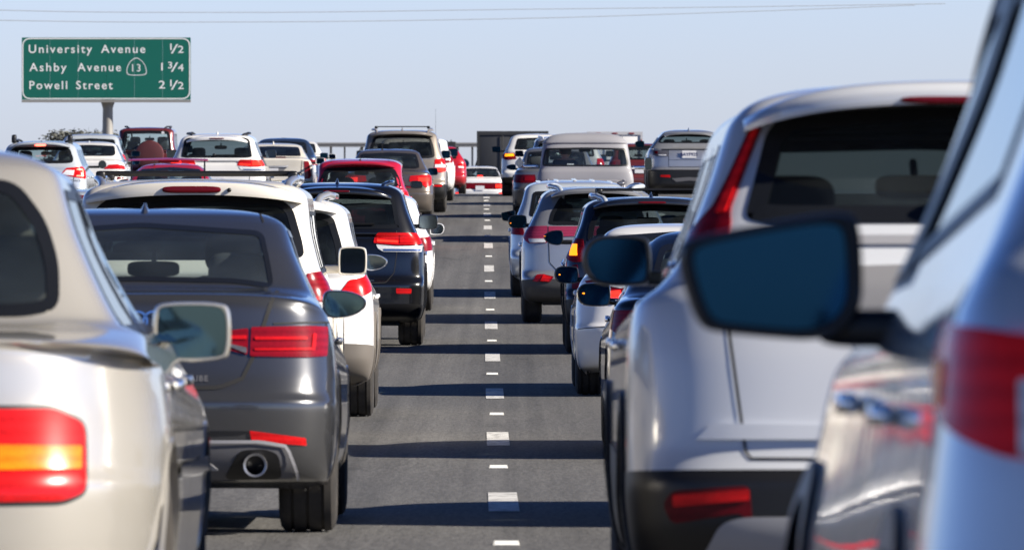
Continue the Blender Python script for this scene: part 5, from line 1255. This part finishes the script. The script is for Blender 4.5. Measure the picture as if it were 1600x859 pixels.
c.mirror(1.03, 3.05, 1.01, .21, .125, 'wing', NAVY, mir_dark, arm=black); c.plate(.8); c.handles(STEELB, .84); c.interior(rows=(1.55, 2.45)); front_lamps(c); c.finish()
c = Car('station_wagon', 'silver wagon with a pale striped roof, between the white SUV and the old pickup', 'car', 189, 884, 4.7, 1.82,
        suv(4.7, 1.82, 1.56, belt=1.0, zb=.58, yg=.18, yt=.48, wt=.66), SILVER, GR, q=1.4, tyre=.33, tw=.215)
c.wheels(); c.window('rear_window', half([(0, 1.10), (.66, 1.10), (.61, 1.40), (0, 1.43)]), 'x', g_thin, .05); basic_side(c, 1.05, 1.42, .6, 3.3, [(1.4, -.02), (2.3, -.02)], g_mid, .2, -.7); windscreen(c, 1.05, 1.46, .72, .6)
c.lamp([(.70, .86), (.92, .86), (.95, 1.06), (.72, 1.06)], red_lens, 'u'); c.mirror(1.14, 3.0, 1.15, .19, .14, 'box', black, mir_dark, arm=black); c.plate(.8); c.rails(.60, .5, 2.8, BRIGHT, .02, .04)
c.spoiler(1.545, .22, .3, .62, .05, BRIGHT); c.interior(.64, 1.3, (1.5, 2.45)); front_lamps(c); c.finish()
c = Car('suv', 'white SUV with a lit amber lamp beside the dark truck box', 'SUV', 208, 841, 4.55, 1.84,
        suv(4.55, 1.84, 1.555, belt=1.05, zb=.58, yg=.16, yt=.52, wt=.64), WHITE_P, GR, q=1.4, tyre=.35, tw=.26)
c.split('lower_cladding', 0, 2, black); c.wheels(cladding=black); c.window('rear_window', half([(0, 1.15), (.60, 1.16), (.52, 1.44), (0, 1.46)]), 'x', g_mid, .05); basic_side(c, 1.10, 1.43, .6, 3.2, [(1.4, -.02), (2.25, -.02)], g_mid, .22, -.66); windscreen(c, 1.1, 1.46, .72, .58)
c.lamp([(.54, .93), (.80, .90), (.98, .96), (.92, 1.06), (.60, 1.08)], red_lens, 'u', [('turn_signal', [(.60, 1.0), (.84, .99), (.84, 1.05), (.62, 1.06)], amber_lit)])
c.mirror(1.16, 3.0, 1.16, .23, .15, 'box', black, mir_dark, arm=black); c.plate(.8); c.interior(.66, 1.3, (1.5, 2.4)); front_lamps(c); c.finish()

# ---------------- far right lane
c = Car('suv', 'silver SUV with a black lower half, in the far right lane', 'SUV', 190, 1077, 4.37, 1.92,
        suv(4.37, 1.92, 1.70, belt=1.24, zb=.78, yg=.20, yt=.52, wt=.56, ledge=.03, crr=.5, nrr=3.6, hood=1.08), SILVER, GFR, q=1., tyre=.38, tw=.25)
c.split('lower_cladding', 0, 4, black); c.wheels(cladding=black)
c.window('rear_window', half([(0, 1.40), (.64, 1.40), (.70, 1.42), (.62, 1.56), (.55, 1.59), (0, 1.60)]), 'x', g_dark, .03); basic_side(c, 1.28, 1.52, .6, 3.1, [(1.4, -.02), (2.2, -.02)], g_dark, .22, -.6, black); windscreen(c, 1.26, 1.58, .76, .56)
c.spoiler(1.655, .30, .3, .56, .05, SILVER)
c.patch('tailgate_strip', half([(0, 1.245), (.62, 1.245), (.62, 1.265), (0, 1.265)]), 'x', black, off=.008)
c.lamp([(.48, 1.10), (.74, 1.10), (.84, 1.13), (.84, 1.235), (.48, 1.235)], dark_clear, 'u', [('lamp_chrome', [(.52, 1.115), (.70, 1.115), (.70, 1.14), (.52, 1.14)], clear_lens), ('brake_light', [(.72, 1.15), (.80, 1.16), (.80, 1.22), (.72, 1.22)], dark_red)])
c.lettering('RANGE ROVER', 0, 1.305, .075, silver_plastic, 1.6); c.plate(1.15, '8AYF925', .32, .17)
c.lamp([(.43, .62), (.66, .63), (.66, .68), (.44, .68)], red_bright, 'u', (), 'reflector'); c.patch('skid_plate', half([(0, .55), (.30, .52), (.40, .60), (0, .63)]), 'u', grey_plastic, off=.01)
c.exhaust(-.42, .44, .06, steel, .05); c.exhaust(.42, .44, .06, steel, .05)
c.fin(.62, 1.70, SILVER); c.mirror(1.19, 2.9, 1.36, .22, .155, 'oval', black, mir_dark, arm=black); c.interior(.72, 1.42, (1.4, 2.3)); front_lamps(c, .85)
c.gaps(([(0, .86), (.47, .86), (.47, 1.24)], 'x', dict(w=.01)), ([(.47, 1.02), (.0, 1.02)], 'x', dict(w=.008))); c.finish()
c = Car('pickup_truck', 'maroon pickup truck mostly hidden between the old grey pickup and the silver SUV', 'pickup truck', 246, 1000, 5.2, 1.9,
        suv(5.2, 1.9, 1.62, belt=1.06, zb=.6, yg=.2, yt=.5, wt=.72), MAROON, GFR, q=1.6, tyre=.37, tw=.24)
c.wheels(); c.window('rear_window', half([(0, 1.12), (.64, 1.12), (.62, 1.50), (0, 1.52)]), 'x', g_dark, .05); basic_side(c, 1.1, 1.48, .6, 3.4, [(1.8, -.02)], g_mid, .2, -.6); windscreen(c, 1.1, 1.5, .74, .64)
c.lamp([(.70, .80), (.92, .80), (.94, 1.06), (.72, 1.06)], red_lens, 'u'); c.mirror(1.15, 3.2, 1.2, .2, .18, 'box', black, mir_dark); c.plate(.8); c.interior(.7, 1.3, (1.5, 2.5)); front_lamps(c); c.finish()

# ---------------- trucks beyond the crest
def box_truck(label, D, pxl, pxr, ytop, ybot, mat, trim, marker=None, cabm=None, big_mirror=False):
    k = D/13000.; w = (pxr-pxl)*k; X = ((pxl+pxr)/2-800)*k; g = float(gz(D)[0]); zt = E+(300-ytop)*k-g; zb = max(.7, E+(300-ybot)*k-g)
    L = 7.5; root = empty('box_truck', (X, D, g), (0, 0, HEAD)); tag(root, label, 'truck')
    MB().box((0, 2.6, (zt+zb)/2), (w, 5.2, zt-zb), .04).mk('cargo_box', mat, root, True, 30)
    b = MB()
    for sg in (1, -1): b.box((sg*(w/2-.05), -.015, (zt+zb)/2), (.10, .04, zt-zb))
    b.box((0, -.015, zt-.07), (w-.2, .04, .14)).box((0, -.015, zb+.05), (w-.2, .04, .10)); b.mk('door_frame', trim, root, False)
    b = MB().box((-.012, -.012, (zt+zb)/2), (.016, .02, zt-zb-.24))
    for x in (-.28, .28): b.tube([(x*w/2, -.045, zb+.12), (x*w/2, -.045, zt-.15)], .018, 8)
    b.mk('door_lock_rod', steel if marker else trim, root)
    if marker:
        for x in (-.30, 0, .30, ): MB().box((x*w, -.045, zt-.075), (.26, .02, .06), .4).mk('marker_light', marker, root)
        for sg in (1, -1): MB().box((sg*(w/2-.05), -.05, (zt+zb)/2+.35*(zt-zb)/2), (.05, .02, .38), .4).mk('marker_light', marker, root)
    MB().box((0, 3.4, zb-.14), (w*.42, 6.6, .18)).mk('chassis', under, root, False)
    cm = cabm or trim
    MB().box((0, 6.35, 1.25), (min(w, 2.1), 2.0, 1.5), .22).box((0, 6.1, 1.9), (min(w, 2.0)*.94, 1.3, .5), .3).mk('cab', cm, root)
    rows = [(-1, .9), (1, .9), (-1, 6.3), (1, 6.3)]
    for sg, y in rows:
        wh = bpy.data.objects.new('wheel', None); COL.objects.link(wh); wh.parent = root; wh.location = (sg*(w/2-.18), y, .42)
        v, f = lathe_x([(.24, -.12), (.36, -.13), (.41, -.11), (.42, 0), (.41, .11), (.36, .13), (.24, .12)], 28); mk('tyre', v, f, rubber, wh)
        v, f = lathe_x([(.001, .05), (.15, .05), (.20, .10), (.25, .11), (.25, -.11), (.001, -.05)], 20); mk('rim', v, f, steel, wh)
    for sg in (1, -1): MB().box((sg*(w/2-.22), -.05, zb-.14), (.22, .04, .12), .4).mk('tail_light', red_lens, root)
    if big_mirror:
        mx, mz = X_(726, D+6)-X, Z_(256, D+6)-g
        v, f = loft([[(mx+.20*r*math.cos(t*math.pi/8), 6.0+y, mz+.19*r*math.sin(t*math.pi/8)) for t in range(16)] for r, y in ((.9, -.03), (1, 0), (.9, .07), (.4, .12))]); o = mk('side_mirror', v, f, black, root)
        MB().tube([(mx+.1, 6.03, mz-.1), (mx+.35, 6.05, mz-.35), (-w/2+.15, 6.1, mz-.1)], .03).tube([(mx+.35, 6.05, mz-.35), (-w/2+.12, 6.15, mz+.45)], .03).mk('mirror_arm', black, o)
    return root
box_truck('large dark grey box truck standing above the distant white sedan', 308, 745, 857, 205, 300, pmat('dark_truck_grey', (.040, .042, .047), .6), pmat('dark_truck_trim', (.026, .027, .03), .55), big_mirror=True)
box_truck('white box truck with small red marker lights along its top edge', 380, 917, 1004, 206, 262, pmat('truck_white', (.60, .60, .61), .5), pmat('truck_white_trim', (.50, .50, .52), .45), red_lens)

# ---------------- far left lanes
c = Car('suv', 'white SUV mostly hidden, a corner of its roof showing right of the champagne sedan', 'SUV', 104, 112, 4.6, 1.84,
        suv(4.6, 1.84, 1.62, belt=1.06, zb=.6, yg=.16, yt=.46, wt=.70), SILVERB, GFL, q=1.3, tyre=.35, tw=.23)
c.wheels(); c.window('rear_window', half([(0, 1.12), (.70, 1.12), (.66, 1.46), (.60, 1.50), (0, 1.50)]), 'x', glass('wine_glass', (.14, .05, .07), .06), .04); basic_side(c, 1.1, 1.46, .6, 3.2, [(1.4, -.02), (2.25, -.02)], g_mid, .2, -.6); windscreen(c, 1.1, 1.5, .74, .62)
c.patch('brake_light', half([(0, 1.515), (.50, 1.505), (.56, 1.545), (0, 1.56)]), 'x', dark_red, off=.008); c.lamp([(.72, .86), (.93, .86), (.94, 1.08), (.74, 1.08)], red_lens, 'u'); c.mirror(1.12, 3.0, 1.15, .19, .15, 'box'); c.plate(.8); c.interior(.66, 1.35, (1.5, 2.45)); front_lamps(c); c.finish()

c = Car('coupe', 'red coupe with a tall rear wing, just behind the white SUV', 'car', 150, 262, 4.45, 1.78,
        sedan(4.45, 1.78, 1.345, zd=.98, belt=.90, yg=.70, yt=1.55, wt=.58), REDP, GFL, q=1.2, tyre=.32, tw=.23)
c.wheels(); c.window('rear_window', half([(0, 1.04), (.60, 1.03), (.54, 1.25), (0, 1.285)]), 'x', g_mid, .04); basic_side(c, .95, 1.25, 1.25, 3.4, [(2.0, -.02)], g_mid, .4, -.8); windscreen(c, 1.0, 1.28, .68, .52)
v, f = loft([[(x, .05, 1.44-.03*abs(x)), (x, .20, 1.475-.03*abs(x)), (x, .32, 1.462-.03*abs(x)), (x, .2, 1.445-.03*abs(x))] for x in np.linspace(-.72, .72, 15)]); w_ = mk('rear_wing', v, f, REDP, c.root)
b = MB()
for sg in (1, -1): b.box((sg*.66, .22, 1.23), (.03, .16, .46), .5)
b.mk('wing_strut', black, w_); MB().box((0, .5, 1.405), (.40, .04, .045), .5).mk('brake_light', dark_red, c.root)
c.lamp([(.50, .78), (.84, .78), (.94, .82), (.92, .92), (.52, .92)], red_bright, 'u'); c.mirror(1.02, 3.0, .98, .19, .13, 'wing'); c.whip(-.30, 1.6, 1.33, .2, .05); c.plate(.72); c.interior(.56, 1.15, (1.7, 2.4)); front_lamps(c); c.finish()

c = Car('sedan', 'white sedan with tall upright red corner lamps and a plate, right of the white SUV', 'car', 179, 424, 4.85, 1.80,
        sedan(4.85, 1.80, 1.455, zd=1.14, belt=1.0, yg=.72, yt=1.42, wt=.63, tail=.0, crr=.30, nrr=6), PEARL, GFL, q=1.1, tyre=.335, tw=.23)
c.wheels(); c.window('rear_window', half([(0, 1.19), (.62, 1.185), (.60, 1.26), (.56, 1.375), (0, 1.395)]), 'x', g_dark, .035); basic_side(c, 1.06, 1.37, 1.05, 3.7, [(2.35, -.02)], g_mid, .42, -.8); windscreen(c, 1.08, 1.38, .7, .58)
c.lamp([(.72, .70), (.82, .71), (.86, .78), (.80, 1.08), (.70, 1.085)], red_lens, 'x', r=.015)
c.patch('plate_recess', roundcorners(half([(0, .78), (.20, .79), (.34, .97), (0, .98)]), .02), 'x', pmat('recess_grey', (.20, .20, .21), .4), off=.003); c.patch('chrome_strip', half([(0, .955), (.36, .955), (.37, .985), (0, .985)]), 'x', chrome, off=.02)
c.plate(.86, None, off=.03); c.patch('brake_light', half([(0, 1.155), (.30, 1.15), (.30, 1.165), (0, 1.17)]), 'x', dark_red, off=.012); c.mirror(1.09, 3.2, 1.06, .2, .14, 'box', BRIGHT, mir_dark); c.fin(1.66, 1.45, PEARL); c.handles(chrome, .88)
c.gaps(([(0, .66), (.62, .67), (.66, 1.10)], 'x', dict(w=.01))); c.interior(rows=(1.62, 2.55)); front_lamps(c); c.finish()
c = Car('sedan', 'navy blue sedan, its roof showing over the cream white sedan with upright lamps', 'car', 203, 441, 4.7, 1.80,
        sedan(4.7, 1.80, 1.46, zd=1.02), NAVY, GFL, q=1.4, tyre=.33, tw=.22)
c.wheels(); c.window('rear_window', half([(0, 1.08), (.60, 1.08), (.54, 1.35), (0, 1.385)]), 'x', g_mid, .05); basic_side(c, .99, 1.36, 1.05, 3.6, [(2.3, -.02)], g_mid, .45, -.8); windscreen(c, 1.06, 1.37, .7, .56)
c.lamp([(.54, .80), (.88, .80), (.90, .93), (.56, .94)], red_lens, 'u'); c.mirror(1.06, 3.1, 1.02, .2, .14, 'box', chrome, mir_dark); c.plate(.8); c.interior(rows=(1.6, 2.5)); front_lamps(c); c.finish()
c = Car('sedan', 'white sedan with swept red lamps, farthest right in the lane left of the taupe sedan', 'car', 221, 457, 4.8, 1.83,
        sedan(4.8, 1.83, 1.43, zd=1.03, belt=.95, wt=.60), WHITE_P, GFL, q=1.3, tyre=.33, tw=.22)
c.wheels(); c.window('rear_window', half([(0, 1.08), (.62, 1.08), (.56, 1.33), (0, 1.36)]), 'x', g_light, .04); basic_side(c, .99, 1.34, 1.05, 3.6, [(2.3, -.02)], g_mid, .45, -.8); windscreen(c, 1.06, 1.36, .7, .56)
c.lamp([(.42, .78), (.80, .76), (.98, .84), (.92, .94), (.70, .93)], red_bright, 'u', [('reversing_lamp', [(.60, .86), (.84, .88), (.84, .905), (.62, .90)], clear_lens)]); c.mirror(1.10, 3.1, 1.0, .2, .15, 'box', BRIGHT, mir_dark, bez=BRIGHT); c.plate(.72); c.handles(WHITE_P, .86); c.interior(rows=(1.6, 2.5)); front_lamps(c); c.finish()

c = Car('station_wagon', 'silver white wagon with black roof rail ends and brake lights on', 'car', 164, 62, 4.82, 1.84,
        suv(4.82, 1.84, 1.615, belt=1.05, zb=.62, yg=.16, yt=.48, wt=.64, crr=.42), SILVERB, GFL, q=1.1, tyre=.35, tw=.225)
c.wheels(); c.window('rear_window', half([(0, 1.185), (.55, 1.19), (.64, 1.21), (.65, 1.28), (.58, 1.46), (.52, 1.50), (0, 1.515)]), 'x', g_mid, .06); basic_side(c, 1.10, 1.46, .6, 3.3, [(1.45, -.02), (2.35, -.02)], g_mid, .2, -.66, chrome); windscreen(c, 1.1, 1.5, .73, .6)
c.spoiler(1.60, .26, .28, .58, .04, SILVERB); MB().box((0, .258, 1.545), (.22, .03, .035), .5).mk('brake_light', led_lit, c.root)
c.lamp([(.40, .965), (.62, .93), (.90, .88), (.95, .90), (.98, 1.09), (.86, 1.125), (.52, 1.10)], red_bright, 'u', [('reversing_lamp', [(.43, .965), (.66, .95), (.68, 1.05), (.52, 1.06)], clear_lens), ('brake_light', [(.72, .93), (.87, .93), (.87, 1.08), (.72, 1.08), (.72, 1.055), (.84, 1.05), (.84, .955), (.72, .955)], led_lit)])
c.lamp([(.80, .52), (.87, .52), (.87, .62), (.80, .60)], red_bright, 'u', (), 'reflector')
for sg in (1, -1): MB().box((sg*.555, .95, 1.665), (.10, .26, .17), .5).mk('roof_rack_foot', black, c.root)
c.rails(.555, .8, 2.9, black, .022, .06); c.fin(.62, 1.615, black, .03, .06); c.mirror(1.18, 3.0, 1.135, .165, .165, 'round', black, mir_light, arm=black); c.plate(.86, None); c.handles(SILVERB, .9)
c.patch('plate_garnish', half([(0, .985), (.36, .985), (.38, 1.02), (0, 1.03)]), 'x', pmat('smoke_grey', (.06, .07, .09), .4), off=.01); c.lettering('OUTBACK', .66, .83, .06, grey_plastic, 1.1)
c.gaps(([(0, .62), (.40, .64), (.64, .75), (.67, .92)], 'x', dict(w=.012))); c.interior(.66, 1.36, (1.5, 2.45)); front_lamps(c); c.finish()
c = Car('sedan', 'white sedan with dark rear glass, between the silver wagon and the maroon SUV', 'car', 185, 134, 4.6, 1.78,
        sedan(4.6, 1.78, 1.455, zd=1.04, belt=.96, yt=1.4, wt=.62), WHITE_P, GFL, q=1.2, tyre=.32, tw=.215)
c.wheels(); c.window('rear_window', half([(0, 1.14), (.56, 1.14), (.62, 1.18), (.58, 1.36), (0, 1.385)]), 'x', g_dark, .03); basic_side(c, 1.0, 1.37, 1.0, 3.55, [(2.25, -.02)], g_mid, .42, -.8, black); windscreen(c, 1.06, 1.37, .7, .57)
c.lamp([(.40, .86), (.70, .86), (.94, .84), (.90, .92), (.70, .965), (.50, .95)], red_bright, 'u'); c.mirror(1.08, 3.0, 1.0, .2, .14, 'box', black, mir_dark); c.lamp([(.70, .62), (.86, .64), (.86, .68), (.70, .68)], dark_red, 'u', (), 'reflector'); c.plate(.72); c.fin(1.62, 1.45, BRIGHT, .04); c.handles(WHITE_P, .86); c.interior(rows=(1.55, 2.45)); front_lamps(c); c.finish()
c = Car('minivan', 'silver blue minivan with a short aerial, its roof showing over the white sedan', 'car', 205, 141, 4.3, 1.76,
        suv(4.3, 1.76, 1.555, belt=1.0, zb=.58, yg=.16, yt=.5, wt=.66), SILVERB, GFL, q=1.3, tyre=.33, tw=.21, ya=.85)
c.wheels(); c.window('rear_window', half([(0, 1.08), (.64, 1.08), (.58, 1.42), (0, 1.45)]), 'x', g_mid, .05); basic_side(c, 1.05, 1.42, .55, 3.1, [(1.35, -.02), (2.2, -.02)], g_light, .2, -.6); windscreen(c, 1.05, 1.46, .7, .6)
c.lamp([(.70, .84), (.92, .84), (.95, 1.02), (.80, 1.06), (.72, 1.04)], red_bright, 'u'); c.mirror(1.11, 2.85, 1.06, .22, .14, 'box', black, mir_dark); c.whip(-.08, .9, 1.55, .17, .02); c.plate(.76); c.interior(.64, 1.3, (1.4, 2.3)); front_lamps(c); c.finish()
c = Car('suv', 'maroon SUV with a round spare wheel cover on its back door', 'SUV', 211, 228, 4.15, 1.66,
        suv(4.15, 1.66, 1.72, belt=1.06, zb=.62, yg=.12, yt=.30, wt=.74, crr=.24, nrr=6), MAROON, GFL, q=1.1, tyre=.35, tw=.225, ya=.85)
c.wheels(cladding=black); c.window('rear_window', half([(0, 1.10), (.56, 1.10), (.64, 1.12), (.615, 1.40), (.57, 1.60), (.5, 1.63), (0, 1.64)]), 'x', g_light, .06); basic_side(c, 1.08, 1.55, .45, 3.05, [(1.3, -.02), (2.15, -.02)], g_mid, .12, -.55); windscreen(c, 1.1, 1.6, .70, .62)
ctr = (.09, -.12, 1.02); v, f = [], []
rings = [[(ctr[0]+r*math.cos(t*math.pi/24), y, ctr[2]+r*math.sin(t*math.pi/24)) for t in range(48)] for r, y in ((.355, .10), (.37, .02), (.365, -.10), (.345, -.15), (.25, -.172), (.1, -.178))]
v, f = loft(rings); o = mk('spare_wheel_cover', v, f, pmat('cover_dusty_red', (.075, .016, .018), .5), c.root)
MB().box((.13, .11, 1.55), (.001, .001, .001)); 
for x, z in ((.22, 1.10), (.42, 1.58)):
    y = -.165 if z < 1.3 else c.at('x', [x], [z], .008)[0][0][1]
    mk('sticker', [(x+.05*(1 if t % 2 else .62)*math.cos(t*math.pi/6), y-(.008 if z < 1.3 else .004), z+.05*(1 if t % 2 else .62)*math.sin(t*math.pi/6)) for t in range(12)], [tuple(range(12))], plate_m, c.root, False)
c.lamp([(.70, .74), (.82, .74), (.84, 1.0), (.72, 1.02)], red_lens, 'u'); c.rails(.56, .4, 2.6, black, .02, .05); c.mirror(1.08, 2.9, 1.16, .18, .18, 'box', black, mir_dark); c.interior(.72, 1.42, (1.35, 2.2)); front_lamps(c); c.finish()
